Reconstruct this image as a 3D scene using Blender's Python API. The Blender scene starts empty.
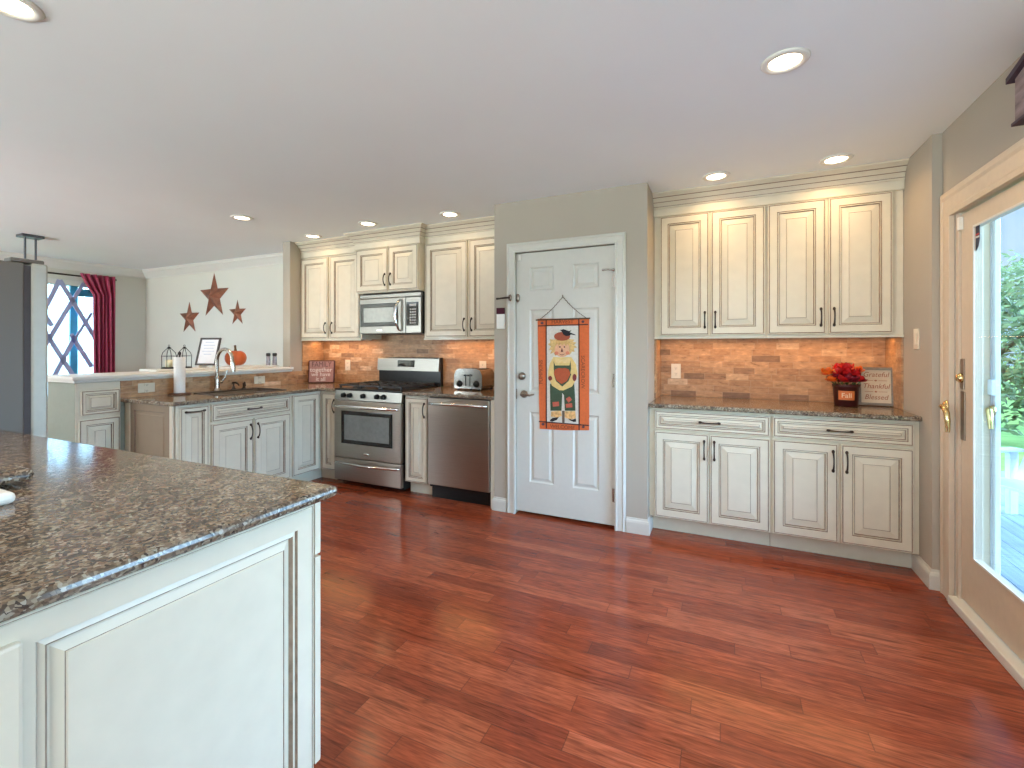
import bpy, bmesh, math, random
from mathutils import Vector, Matrix
random.seed(7)
C = bpy.context.scene.collection
PI = math.pi
# ------------------------------------------------------------------ camera
F, YAW, HZ, HC = 461.0, 0.432, 348.0, 1.293
cd = bpy.data.cameras.new('camera'); cam = bpy.data.objects.new('camera', cd); C.objects.link(cam)
cam.location = (0, 0, HC); cam.rotation_euler = (PI/2, 0, YAW)
cd.sensor_width = 36; cd.lens = F*36/1024; cd.shift_y = -(384-HZ)/1024; cd.clip_start = 0.02
bpy.context.scene.camera = cam
def at(px, py, plane, val):
    """a point of the photograph put back on the real plane it lies in"""
    u, v = (px-512)/F, (py-HZ)/F
    d = Vector((-math.sin(YAW)+u*math.cos(YAW), math.cos(YAW)+u*math.sin(YAW), -v)); o = Vector((0, 0, HC))
    i = 'XYZ'.index(plane); return o+d*((val-o[i])/d[i])
# ------------------------------------------------------------------ view, world, sun, fill lamps
S = bpy.context.scene
S.view_settings.view_transform = 'Standard'; S.view_settings.look = 'None'
S.view_settings.exposure = 0.26; S.view_settings.gamma = 1.0; S.view_settings.use_curve_mapping = False
S.cycles.use_denoising = True; S.cycles.max_bounces = 10; S.cycles.diffuse_bounces = 6; S.cycles.glossy_bounces = 5
S.cycles.transparent_max_bounces = 12; S.cycles.sample_clamp_indirect = 6; S.cycles.caustics_reflective = False; S.cycles.caustics_refractive = False
W = bpy.data.worlds.new('sky'); S.world = W; W.use_nodes = True
wn = W.node_tree; wn.nodes.clear()
def WN(t): return wn.nodes.new(t)
wo = WN('ShaderNodeOutputWorld'); bg = WN('ShaderNodeBackground'); tc = WN('ShaderNodeTexCoord'); sx = WN('ShaderNodeSeparateXYZ')
wn.links.new(tc.outputs['Generated'], sx.inputs[0])
zr = WN('ShaderNodeValToRGB'); wn.links.new(sx.outputs[2], zr.inputs[0])
zr.color_ramp.elements[0].position = 0.0; zr.color_ramp.elements[0].color = (.42, .72, 1.0, 1)
zr.color_ramp.elements[1].position = .6; zr.color_ramp.elements[1].color = (.25, .52, .88, 1)
cn = WN('ShaderNodeTexNoise'); cn.inputs['Scale'].default_value = 3.5; cn.inputs['Detail'].default_value = 5; wn.links.new(tc.outputs['Generated'], cn.inputs[0])
cr = WN('ShaderNodeValToRGB'); cr.color_ramp.elements[0].position = .56; cr.color_ramp.elements[1].position = .7; wn.links.new(cn.outputs[0], cr.inputs[0])
mx = WN('ShaderNodeMixRGB'); mx.inputs[2].default_value = (.60, .83, 1, 1); wn.links.new(cr.outputs[0], mx.inputs[0]); wn.links.new(zr.outputs[0], mx.inputs[1])
# hazy bright sky to the two sides of the house (east and west)
mr = WN('ShaderNodeMapRange'); mr.inputs[1].default_value = .5; mr.inputs[2].default_value = .9; mr.inputs[3].default_value = .95; mr.inputs[4].default_value = 20.0
wn.links.new(sx.outputs[0], mr.inputs[0])
mr2 = WN('ShaderNodeMapRange'); mr2.inputs[1].default_value = -.5; mr2.inputs[2].default_value = -.9; mr2.inputs[3].default_value = 0; mr2.inputs[4].default_value = 24.0
wn.links.new(sx.outputs[0], mr2.inputs[0])
ad = WN('ShaderNodeMath'); ad.operation = 'ADD'; wn.links.new(mr.outputs[0], ad.inputs[0]); wn.links.new(mr2.outputs[0], ad.inputs[1])
wn.links.new(mx.outputs[0], bg.inputs[0]); wn.links.new(ad.outputs[0], bg.inputs[1]); wn.links.new(bg.outputs[0], wo.inputs[0])
def light(name, kind, loc, power, col, rot=(0, 0, 0), size=.1, size_y=None, spread=None, shape=None):
    l = bpy.data.lights.new(name, kind); o = bpy.data.objects.new(name, l); C.objects.link(o)
    o.location = loc; o.rotation_euler = rot; l.energy = power; l.color = col
    if kind == 'AREA':
        l.size = size
        if size_y: l.shape = 'RECTANGLE'; l.size_y = size_y
        if shape: l.shape = shape
        if spread: l.spread = spread
    if kind == 'SUN': l.angle = .02
    return o
light('sun', 'SUN', (3, -6, 9), 2.2, (1, .95, .86), rot=(math.radians(38), 0, math.radians(-28)))
# added lamps for unseen rear daylight, aimed steeply up to brighten the ceiling
light('rear_patio_fill', 'AREA', (-.1, -2.56, 1.1), 150, (.88, .96, 1.0), rot=(PI/2+1.2, 0, 0), size=1.8, size_y=2.0)
light('rear_window_fill', 'AREA', (-5.9, -2.5, 1.4), 370, (.86, .95, 1.0), rot=(PI/2+1.2, 0, 0), size=2.0, size_y=1.4)
WARM = (1.0, .62, .29)

# ------------------------------------------------------------------ materials
def new_mat(name):
    m = bpy.data.materials.new(name); m.use_nodes = True; nt = m.node_tree
    return m, nt, nt.nodes['Principled BSDF']
def N(nt, t, **kw):
    n = nt.nodes.new(t)
    for k, v in kw.items(): setattr(n, k, v)
    return n
def M_(nt, op, a, b=None, c=None):
    n = N(nt, 'ShaderNodeMath', operation=op)
    for i, v in enumerate((a, b, c)):
        if v is None: continue
        if isinstance(v, (int, float)): n.inputs[i].default_value = v
        else: nt.links.new(v, n.inputs[i])
    return n.outputs[0]
def ramp(nt, fac, stops, interp='LINEAR'):
    r = N(nt, 'ShaderNodeValToRGB'); r.color_ramp.interpolation = interp
    e = r.color_ramp.elements
    while len(e) < len(stops): e.new(.5)
    for x, (p, c) in zip(e, stops): x.position = p; x.color = (*c, 1)
    nt.links.new(fac, r.inputs[0]); return r.outputs[0]
def mixc(nt, fac, a, b, mode='MIX'):
    n = N(nt, 'ShaderNodeMixRGB', blend_type=mode)
    for i, v in ((0, fac), (1, a), (2, b)):
        if isinstance(v, (int, float)): n.inputs[i].default_value = v
        elif isinstance(v, tuple): n.inputs[i].default_value = (*v, 1)
        else: nt.links.new(v, n.inputs[i])
    return n.outputs[0]
def plain(name, col, rough=.5, metal=0, var=.05, scale=30, stretch=(1, 1, 1), bump=0, spec=.5, coat=0, coords='Object'):
    m, nt, b = new_mat(name)
    t = N(nt, 'ShaderNodeTexCoord'); mp = N(nt, 'ShaderNodeMapping'); mp.inputs['Scale'].default_value = stretch
    nt.links.new(t.outputs[coords], mp.inputs[0])
    n = N(nt, 'ShaderNodeTexNoise'); n.inputs['Scale'].default_value = scale; n.inputs['Detail'].default_value = 4
    nt.links.new(mp.outputs[0], n.inputs[0])
    lo = tuple(max(0, c*(1-var)) for c in col); hi = tuple(min(1, c*(1+var)) for c in col)
    nt.links.new(ramp(nt, n.outputs[0], [(.3, lo), (.7, hi)]), b.inputs['Base Color'])
    b.inputs['Roughness'].default_value = rough; b.inputs['Metallic'].default_value = metal
    b.inputs['Specular IOR Level'].default_value = spec; b.inputs['Coat Weight'].default_value = coat; b.inputs['Coat Roughness'].default_value = .05
    if bump:
        bp = N(nt, 'ShaderNodeBump'); bp.inputs['Strength'].default_value = bump; bp.inputs['Distance'].default_value = .002
        nt.links.new(n.outputs[0], bp.inputs['Height']); nt.links.new(bp.outputs[0], b.inputs['Normal'])
    return m
def emit(name, col, s):
    m, nt, b = new_mat(name); b.inputs['Emission Color'].default_value = (*col, 1); b.inputs['Emission Strength'].default_value = s
    b.inputs['Base Color'].default_value = (*col, 1); return m

def floor_mat():
    m, nt, b = new_mat('cherry_hardwood')
    t = N(nt, 'ShaderNodeTexCoord'); s = N(nt, 'ShaderNodeSeparateXYZ'); nt.links.new(t.outputs['Object'], s.inputs[0])
    x, y = s.outputs[0], s.outputs[1]; wd = .083
    ry = M_(nt, 'DIVIDE', y, wd); row = M_(nt, 'FLOOR', ry); fy = M_(nt, 'FRACT', ry)
    w1 = N(nt, 'ShaderNodeTexWhiteNoise', noise_dimensions='1D'); nt.links.new(row, w1.inputs['W'])
    xs = M_(nt, 'ADD', x, M_(nt, 'MULTIPLY', w1.outputs[0], 5.3))
    px = M_(nt, 'DIVIDE', xs, .78); pi = M_(nt, 'FLOOR', px); fx = M_(nt, 'FRACT', px)
    cv = N(nt, 'ShaderNodeCombineXYZ'); nt.links.new(row, cv.inputs[0]); nt.links.new(pi, cv.inputs[1])
    w2 = N(nt, 'ShaderNodeTexWhiteNoise', noise_dimensions='2D'); nt.links.new(cv.outputs[0], w2.inputs['Vector'])
    g = N(nt, 'ShaderNodeCombineXYZ'); nt.links.new(M_(nt, 'MULTIPLY', x, 2.2), g.inputs[0]); nt.links.new(M_(nt, 'MULTIPLY', y, 26), g.inputs[1]); nt.links.new(M_(nt, 'MULTIPLY', w2.outputs[0], 40), g.inputs[2])
    gn = N(nt, 'ShaderNodeTexNoise'); gn.inputs['Scale'].default_value = 1.6; gn.inputs['Detail'].default_value = 7; gn.inputs['Distortion'].default_value = 1.6; nt.links.new(g.outputs[0], gn.inputs[0])
    fn = N(nt, 'ShaderNodeTexNoise'); fn.inputs['Scale'].default_value = 7; fn.inputs['Detail'].default_value = 4; nt.links.new(g.outputs[0], fn.inputs[0])
    base = ramp(nt, w2.outputs[0], [(0, (.20, .036, .015)), (.35, (.245, .046, .018)), (.7, (.29, .060, .024)), (1, (.33, .078, .033))])
    gr = ramp(nt, gn.outputs[0], [(.27, (.42, .38, .35)), (.44, (.92, .91, .90)), (.58, (1.05, 1.05, 1.04)), (.72, (1.38, 1.42, 1.42))])
    col = mixc(nt, 1.0, base, gr, 'MULTIPLY')
    col = mixc(nt, .85, col, ramp(nt, fn.outputs[0], [(.3, (.6, .57, .55)), (.7, (1.25, 1.25, 1.25))]), 'MULTIPLY')
    bl = N(nt, 'ShaderNodeTexNoise'); bl.inputs['Scale'].default_value = 3.2; cb = N(nt, 'ShaderNodeCombineXYZ')
    nt.links.new(M_(nt, 'MULTIPLY', x, .8), cb.inputs[0]); nt.links.new(M_(nt, 'MULTIPLY', row, .37), cb.inputs[1]); nt.links.new(cb.outputs[0], bl.inputs[0])
    col = mixc(nt, ramp(nt, bl.outputs[0], [(.66, (0, 0, 0)), (.76, (.7, .7, .7))]), col, (.07, .02, .014))
    jy = M_(nt, 'LESS_THAN', M_(nt, 'MINIMUM', fy, M_(nt, 'SUBTRACT', 1, fy)), .018)
    jx = M_(nt, 'LESS_THAN', M_(nt, 'MINIMUM', fx, M_(nt, 'SUBTRACT', 1, fx)), .0022)
    j = M_(nt, 'MAXIMUM', jy, jx)
    col = mixc(nt, M_(nt, 'MULTIPLY', j, .55), col, (.06, .02, .012))
    nt.links.new(col, b.inputs['Base Color'])
    nt.links.new(M_(nt, 'MULTIPLY_ADD', gn.outputs[0], .14, .11), b.inputs['Roughness'])
    b.inputs['Specular IOR Level'].default_value = .40
    h = M_(nt, 'SUBTRACT', M_(nt, 'MULTIPLY', gn.outputs[0], .25), j)
    bp = N(nt, 'ShaderNodeBump'); bp.inputs['Strength'].default_value = .25; bp.inputs['Distance'].default_value = .0015
    nt.links.new(h, bp.inputs['Height']); nt.links.new(bp.outputs[0], b.inputs['Normal'])
    return m
def granite_mat(name='granite', k=1.0):
    m, nt, b = new_mat(name)
    t = N(nt, 'ShaderNodeTexCoord')
    d = N(nt, 'ShaderNodeTexNoise'); d.inputs['Scale'].default_value = 40; d.inputs['Detail'].default_value = 3; nt.links.new(t.outputs['Object'], d.inputs[0])
    v3 = N(nt, 'ShaderNodeVectorMath', operation='MULTIPLY_ADD'); nt.links.new(d.outputs['Color'], v3.inputs[0]); v3.inputs[1].default_value = (.02, .02, .02); nt.links.new(t.outputs['Object'], v3.inputs[2])
    v = N(nt, 'ShaderNodeTexVoronoi'); v.inputs['Scale'].default_value = 165; nt.links.new(v3.outputs[0], v.inputs['Vector'])
    s = N(nt, 'ShaderNodeSeparateXYZ'); nt.links.new(v.outputs['Color'], s.inputs[0])
    c1 = ramp(nt, s.outputs[0], [(0, (.020*k, .018*k, .016*k)), (.2, (.095*k, .068*k, .047*k)), (.45, (.20*k, .145*k, .095*k)), (.72, (.32*k, .26*k, .18*k)), (.9, (.44*k, .41*k, .33*k))], 'CONSTANT')
    n2 = N(nt, 'ShaderNodeTexNoise'); n2.inputs['Scale'].default_value = 22; n2.inputs['Detail'].default_value = 6; nt.links.new(t.outputs['Object'], n2.inputs[0])
    c2 = ramp(nt, n2.outputs[0], [(.35, (.05*k, .035*k, .028*k)), (.5, (.19*k, .13*k, .095*k)), (.65, (.36*k, .31*k, .26*k))])
    nt.links.new(mixc(nt, .33, c1, c2), b.inputs['Base Color'])
    b.inputs['Roughness'].default_value = .12; b.inputs['Specular IOR Level'].default_value = .42
    return m
def tile_mat():
    m, nt, b = new_mat('travertine_brick_tile')
    t = N(nt, 'ShaderNodeTexCoord'); s = N(nt, 'ShaderNodeSeparateXYZ'); nt.links.new(t.outputs['Object'], s.inputs[0])
    u = M_(nt, 'ADD', s.outputs[0], s.outputs[1]); z = s.outputs[2]
    rz = M_(nt, 'DIVIDE', z, .0475); row = M_(nt, 'FLOOR', rz); fz = M_(nt, 'FRACT', rz)
    w1 = N(nt, 'ShaderNodeTexWhiteNoise', noise_dimensions='1D'); nt.links.new(row, w1.inputs['W'])
    ux = M_(nt, 'DIVIDE', M_(nt, 'ADD', u, M_(nt, 'MULTIPLY', w1.outputs[0], 3.1)), M_(nt, 'MULTIPLY_ADD', w1.outputs[0], .08, .125))
    pi = M_(nt, 'FLOOR', ux); fx = M_(nt, 'FRACT', ux)
    cv = N(nt, 'ShaderNodeCombineXYZ'); nt.links.new(row, cv.inputs[0]); nt.links.new(pi, cv.inputs[1])
    w2 = N(nt, 'ShaderNodeTexWhiteNoise', noise_dimensions='2D'); nt.links.new(cv.outputs[0], w2.inputs['Vector'])
    base = ramp(nt, w2.outputs[0], [(0, (.19, .105, .056)), (.05, (.36, .195, .097)), (.5, (.42, .24, .122)), (.92, (.48, .29, .155)), (1, (.62, .44, .29))])
    n = N(nt, 'ShaderNodeTexNoise'); n.inputs['Scale'].default_value = 17; n.inputs['Detail'].default_value = 8; n.inputs['Roughness'].default_value = .62
    mp = N(nt, 'ShaderNodeMapping'); mp.inputs['Scale'].default_value = (1, 1, 2.4); nt.links.new(t.outputs['Object'], mp.inputs[0]); nt.links.new(mp.outputs[0], n.inputs[0])
    col = mixc(nt, .8, base, ramp(nt, n.outputs[0], [(.30, (.30, .25, .21)), (.41, (.82, .79, .76)), (.55, (1.02, 1.01, 1.0)), (.68, (1.42, 1.42, 1.42))]), 'MULTIPLY')
    jz = M_(nt, 'LESS_THAN', M_(nt, 'MINIMUM', fz, M_(nt, 'SUBTRACT', 1, fz)), .035)
    jx = M_(nt, 'LESS_THAN', M_(nt, 'MINIMUM', fx, M_(nt, 'SUBTRACT', 1, fx)), .013)
    j = M_(nt, 'MAXIMUM', jz, jx)
    col = mixc(nt, M_(nt, 'MULTIPLY', j, .6), col, (.42, .29, .19))
    nt.links.new(col, b.inputs['Base Color']); b.inputs['Roughness'].default_value = .5
    bp = N(nt, 'ShaderNodeBump'); bp.inputs['Strength'].default_value = .5; bp.inputs['Distance'].default_value = .003
    nt.links.new(M_(nt, 'SUBTRACT', M_(nt, 'MULTIPLY', n.outputs[0], .5), j), bp.inputs['Height']); nt.links.new(bp.outputs[0], b.inputs['Normal'])
    return m
def glass_mat(name='window_glass', tint=(.97, .99, 1), refl=1.0):
    m, nt, b = new_mat(name); nt.nodes.remove(b)
    tr = N(nt, 'ShaderNodeBsdfTransparent'); tr.inputs[0].default_value = (*tint, 1)
    gl = N(nt, 'ShaderNodeBsdfGlossy'); gl.inputs['Roughness'].default_value = .01
    lw = N(nt, 'ShaderNodeLayerWeight'); lw.inputs[0].default_value = .5
    mx = N(nt, 'ShaderNodeMixShader'); nt.links.new(M_(nt, 'MULTIPLY_ADD', M_(nt, 'POWER', lw.outputs['Facing'], 5), .5*refl, .02), mx.inputs[0]); nt.links.new(tr.outputs[0], mx.inputs[1]); nt.links.new(gl.outputs[0], mx.inputs[2])
    nt.links.new(mx.outputs[0], nt.nodes['Material Output'].inputs[0]); return m
def leaf_mat(name, lo, hi):
    m, nt, b = new_mat(name); t = N(nt, 'ShaderNodeTexCoord'); n = N(nt, 'ShaderNodeTexNoise'); n.inputs['Scale'].default_value = 2.5; n.inputs['Detail'].default_value = 6
    nt.links.new(t.outputs['Object'], n.inputs[0]); nt.links.new(ramp(nt, n.outputs[0], [(.3, lo), (.7, hi)]), b.inputs['Base Color']); b.inputs['Roughness'].default_value = .6
    return m
MT = {}
MT['floor'] = floor_mat(); MT['granite'] = granite_mat(); MT['tile'] = tile_mat(); MT['glass'] = glass_mat()
MT['wall'] = plain('greige_wall_paint', (.41, .365, .30), .85, var=.015, scale=3)
MT['living_wall'] = plain('lightened_cream_wall', (.67, .65, .57), .85, var=.015, scale=3)  # living room cream, lightened in place of stronger window light
MT['ceil'] = plain('ceiling_paint', (.85, .90, .93), .9, var=.01, scale=2)
MT['trim'] = plain('white_trim_paint', (.70, .69, .64), .45, var=.015)
MT['door'] = plain('white_door_paint', (.60, .59, .535), .45, var=.015)
MT['cream'] = plain('cream_cabinet_paint', (.66, .605, .485), .42, var=.03, scale=14, coat=.1)
MT['glaze'] = plain('brown_glaze', (.26, .19, .135), .5, var=.25, scale=40)
MT['taupe'] = plain('shaded_cabinet_taupe', (.235, .172, .115), .45, var=.03, scale=14)  # end panel taupe, darkened so the colour carries its shade
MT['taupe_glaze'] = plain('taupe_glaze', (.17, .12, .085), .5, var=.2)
MT['bronze'] = plain('oil_rubbed_bronze', (.055, .04, .033), .38, metal=.7, var=.2)
MT['steel'] = plain('brushed_steel', (.42, .38, .325), .29, metal=1, var=.07, scale=9, stretch=(1, 1, 60), bump=.04)
MT['soft_steel'] = plain('satin_steel', (.24, .23, .205), .36, metal=1, var=.07, scale=9, stretch=(1, 1, 60), bump=.04)
MT['bright_steel'] = plain('polished_steel', (.72, .71, .69), .14, metal=1, var=.03)
MT['nickel'] = plain('brushed_nickel', (.46, .42, .37), .25, metal=1, var=.05)
MT['antique'] = plain('antique_nickel', (.30, .25, .20), .33, metal=1, var=.1)
MT['brass'] = plain('polished_brass', (.80, .62, .30), .2, metal=1, var=.05)
MT['black'] = plain('black_enamel', (.010, .010, .010), .3, var=.2, spec=.3)
MT['black_glass'] = plain('black_glass', (.012, .013, .013), .06, var=.2, spec=.5)
MT['oven_glass'] = plain('oven_window_reflection', (.15, .155, .145), .06, var=.1, spec=1.0, coat=1)  # pale grey base carries the room reflection seen in the dark glass
MT['iron'] = plain('cast_iron', (.018, .018, .019), .5, var=.3, bump=.2, scale=200)
MT['rubber'] = plain('dark_gasket', (.035, .028, .03), .6, var=.1)
MT['white_plastic'] = plain('white_plastic', (.78, .77, .72), .35, var=.02)
MT['ivory'] = plain('ivory_plastic', (.74, .66, .53), .4, var=.02)
MT['fridge'] = plain('grey_textured_metal', (.10, .088, .076), .5, metal=.0, var=.04, scale=300, bump=.05)
MT['fridge_door'] = plain('pale_grey_door_edge', (.34, .335, .295), .4, metal=.15, var=.03)
MT['patio'] = plain('tan_patio_door_paint', (.60, .50, .385), .45, var=.03)
MT['white_vinyl'] = plain('white_vinyl', (.72, .77, .84), .4, var=.02)

# ------------------------------------------------------------------ mesh builder
class MB:
    def __init__(s, T=None): s.bm = bmesh.new(); s.T = T
    def add(s, verts, faces, mi=0, smooth=False, T=None):
        T = T or s.T
        vs = [s.bm.verts.new(T @ Vector(v) if T else v) for v in verts]
        out = []
        for f in faces:
            try: fc = s.bm.faces.new([vs[i] for i in f]); fc.material_index = mi; fc.smooth = smooth; out.append(fc)
            except ValueError: pass
        return vs
    def box(s, x0, x1, y0, y1, z0, z1, bev=0, mi=0, seg=2, T=None):
        b = bmesh.new()
        vs = [b.verts.new((x, y, z)) for x in (x0, x1) for y in (y0, y1) for z in (z0, z1)]
        for f in ((0, 1, 3, 2), (4, 6, 7, 5), (0, 4, 5, 1), (2, 3, 7, 6), (0, 2, 6, 4), (1, 5, 7, 3)): b.faces.new([vs[i] for i in f])
        if bev: bmesh.ops.bevel(b, geom=b.edges[:], offset=bev, segments=seg, profile=.5, affect='EDGES')
        s.merge(b, mi, T=T); return s
    def merge(s, b, mi=None, smooth=None, T=None):
        T = T or s.T
        mp = {v: s.bm.verts.new(T @ v.co if T else v.co) for v in b.verts}
        for f in b.faces:
            try:
                n = s.bm.faces.new([mp[v] for v in f.verts]); n.material_index = f.material_index if mi is None else mi
                n.smooth = f.smooth if smooth is None else smooth
            except ValueError: pass
        b.free()
    def tube(s, pts, r, n=10, mi=0, cap=True, closed=False, sq=None):
        pts = [Vector(p) for p in pts]; k = len(pts); rs = r if isinstance(r, (list, tuple)) else [r]*k
        up = None; rings = []
        for i, p in enumerate(pts):
            if closed: t = (pts[(i+1) % k]-pts[i-1])
            else: t = pts[min(i+1, k-1)]-pts[max(i-1, 0)]
            t.normalize()
            if up is None: up = t.orthogonal().normalized()
            up = (up-t*up.dot(t)).normalized() if (up-t*up.dot(t)).length > 1e-5 else t.orthogonal().normalized()
            b = t.cross(up)
            rings.append([p+(up*math.cos(a)+b*math.sin(a))*rs[i] for a in (2*PI*j/n for j in range(n))])
        verts = [v for rg in rings for v in rg]; faces = []
        for i in range(k if closed else k-1):
            i2 = (i+1) % k
            for j in range(n): faces.append((i*n+j, i*n+(j+1) % n, i2*n+(j+1) % n, i2*n+j))
        s.add(verts, faces, mi, True)
        if cap and not closed: s.add(rings[0], [tuple(reversed(range(n)))], mi); s.add(rings[-1], [tuple(range(n))], mi)
        return s
    def cyl(s, p0, p1, r, r1=None, n=20, mi=0, smooth=True):
        return s.tube([p0, p1], [r, r if r1 is None else r1], n, mi)
    def lathe(s, prof, c=(0, 0, 0), n=28, mi=0, axis='z', smooth=True, squash=(1, 1)):
        verts = []
        for r, z in prof:
            for j in range(n):
                a = 2*PI*j/n; x, y = r*math.cos(a)*squash[0], r*math.sin(a)*squash[1]
                v = (x, y, z) if axis == 'z' else ((x, -z, y) if axis == 'y' else (z, x, y))
                verts.append((v[0]+c[0], v[1]+c[1], v[2]+c[2]))
        faces = [(i*n+j, i*n+(j+1) % n, (i+1)*n+(j+1) % n, (i+1)*n+j) for i in range(len(prof)-1) for j in range(n)]
        vs = s.add(verts, faces, mi, smooth)
        for k in (0, len(prof)-1):
            if prof[k][0] > 1e-4:
                try: f = s.bm.faces.new(vs[k*n:(k+1)*n]); f.material_index = mi
                except ValueError: pass
        return s
    def ball(s, c, r, mi=0, n=16, m=10):
        rx, ry, rz = r if isinstance(r, (tuple, list)) else (r, r, r)
        prof = [(math.sin(PI*i/m), -math.cos(PI*i/m)) for i in range(m+1)]
        verts = [(c[0]+p*rx*math.cos(2*PI*j/n), c[1]+p*ry*math.sin(2*PI*j/n), c[2]+z*rz) for p, z in prof for j in range(n)]
        faces = [(i*n+j, i*n+(j+1) % n, (i+1)*n+(j+1) % n, (i+1)*n+j) for i in range(m) for j in range(n)]
        s.add(verts, faces, mi, True); return s
    def prism(s, poly, vec, mi=0, T=None, smooth=False):
        n = len(poly); v = Vector(vec); poly = [Vector(p) for p in poly]
        faces = [tuple(reversed(range(n))), tuple(range(n, 2*n))]+[(i, (i+1) % n, n+(i+1) % n, n+i) for i in range(n)]
        s.add(poly+[p+v for p in poly], faces, mi, smooth, T); return s
    def sweep(s, path, prof, mi=0, glaze=(), closed=False, frame='xy'):
        """profile (out, up) carried along a flat path; out is to the right of the walking direction"""
        P = [Vector(p) for p in path]; k = len(P); n = len(prof); verts = []
        up = {'xy': Vector((0, 0, 1))}.get(frame, None) or Vector(frame)
        for i in range(k):
            d0 = (P[i]-P[i-1]).normalized() if (i > 0 or closed) else None
            d1 = (P[(i+1) % k]-P[i]).normalized() if (i < k-1 or closed) else None
            n0 = d0.cross(up) if d0 else None; n1 = d1.cross(up) if d1 else None
            if n0 and n1: mvec = (n0+n1)/(1+n0.dot(n1))
            else: mvec = n0 or n1
            for o, z in prof: verts.append(P[i]+mvec*o+up*z)
        for q in range(n if True else 0):
            fs = [(i*n+q, ((i+1) % k)*n+q, ((i+1) % k)*n+(q+1) % n, i*n+(q+1) % n) for i in range(k if closed else k-1)]
            s.bm.verts.ensure_lookup_table()
            if q == 0: vs = s.add(verts, fs, mi)
            else:
                for f in fs:
                    try: fc = s.bm.faces.new([vs[i] for i in f]); fc.material_index = 1 if q in glaze else mi
                    except ValueError: pass
        if not closed:
            for i in (0, k-1):
                try: s.bm.faces.new(vs[i*n:(i+1)*n]).material_index = mi
                except ValueError: pass
        return s
    def rings(s, x0, x1, z0, z1, rg, mis, T=None, y=0, back=True):
        """nested rectangles: raised or sunk panel; front looks to -y.  rg = [(inset, out)]"""
        verts = []; faces = []; mi = []
        for ins, out in rg: verts += [(x0+ins, y-out, z0+ins), (x1-ins, y-out, z0+ins), (x1-ins, y-out, z1-ins), (x0+ins, y-out, z1-ins)]
        TT = T or s.T
        vs = [s.bm.verts.new(TT @ Vector(v) if TT else v) for v in verts]
        for i in range(len(rg)-1):
            for j in range(4):
                f = s.bm.faces.new([vs[i*4+j], vs[i*4+(j+1) % 4], vs[i*4+4+(j+1) % 4], vs[i*4+4+j]]); f.material_index = mis[i]
        l = (len(rg)-1)*4; f = s.bm.faces.new(vs[l:l+4]); f.material_index = mis[-1]
        if back: f = s.bm.faces.new([vs[3], vs[2], vs[1], vs[0]]); f.material_index = 0
        return s
    def cells(s, us, vs_, mask, t, axis='z', base=0, bev=0, mi=0, edges=None):
        """solid plate made of grid cells (some left out); axis = direction of its thickness"""
        b = bmesh.new(); cache = {}
        def V(u, v, w):
            k = (round(u, 5), round(v, 5), round(w, 5))
            if k not in cache:
                co = {'z': (u, v, w), 'y': (u, w, v), 'x': (w, u, v)}[axis]; cache[k] = b.verts.new(co)
            return cache[k]
        ok = lambda i, j: 0 <= i < len(us)-1 and 0 <= j < len(vs_)-1 and mask(i, j)
        for i in range(len(us)-1):
            for j in range(len(vs_)-1):
                if not ok(i, j): continue
                a0, a1, b0, b1 = us[i], us[i+1], vs_[j], vs_[j+1]
                for w in (base, base+t): b.faces.new([V(a0, b0, w), V(a1, b0, w), V(a1, b1, w), V(a0, b1, w)])
                for di, dj, e in ((-1, 0, ((a0, b0), (a0, b1))), (1, 0, ((a1, b0), (a1, b1))), (0, -1, ((a0, b0), (a1, b0))), (0, 1, ((a0, b1), (a1, b1)))):
                    if not ok(i+di, j+dj): b.faces.new([V(*e[0], base), V(*e[1], base), V(*e[1], base+t), V(*e[0], base+t)])
        bmesh.ops.recalc_face_normals(b, faces=b.faces[:])
        bmesh.ops.dissolve_limit(b, angle_limit=.01, verts=b.verts[:], edges=b.edges[:])
        if bev:
            es = [e for e in b.edges if len(e.link_faces) == 2 and e.calc_face_angle(0) > .5]
            bmesh.ops.bevel(b, geom=es, offset=bev, segments=3, profile=.5, affect='EDGES')
        s.merge(b, mi); return s
    def build(s, name, mats, parent=None, loc=None, rz=0, fix=True):
        if fix: bmesh.ops.recalc_face_normals(s.bm, faces=s.bm.faces[:])
        me = bpy.data.meshes.new(name); s.bm.to_mesh(me); s.bm.free()
        for m in (mats if isinstance(mats, (list, tuple)) else [mats]): me.materials.append(MT[m] if isinstance(m, str) else m)
        o = bpy.data.objects.new(name, me); C.objects.link(o)
        if loc is not None: o.location = loc
        o.rotation_euler.z = rz
        if parent: o.parent = parent
        return o
def tag(o, label=None, cat=None, group=None, kind=None):
    for k, v in (('label', label), ('category', cat), ('group', group), ('kind', kind)):
        if v: o[k] = v
    return o
def thing(name, label, cat, loc=(0, 0, 0), rz=0, group=None, kind=None):
    o = bpy.data.objects.new(name, None); C.objects.link(o); o.location = loc; o.rotation_euler = (0, 0, rz); o.empty_display_size = .05
    return tag(o, label, cat, group, kind)
def struct(o): o['kind'] = 'structure'; return o
def copy_thing(o):
    c = o.copy(); C.objects.link(c)
    for ch in o.children:
        d = ch.copy(); C.objects.link(d); d.parent = c
        for g in ch.children: e = g.copy(); C.objects.link(e); e.parent = d
    return c
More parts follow.
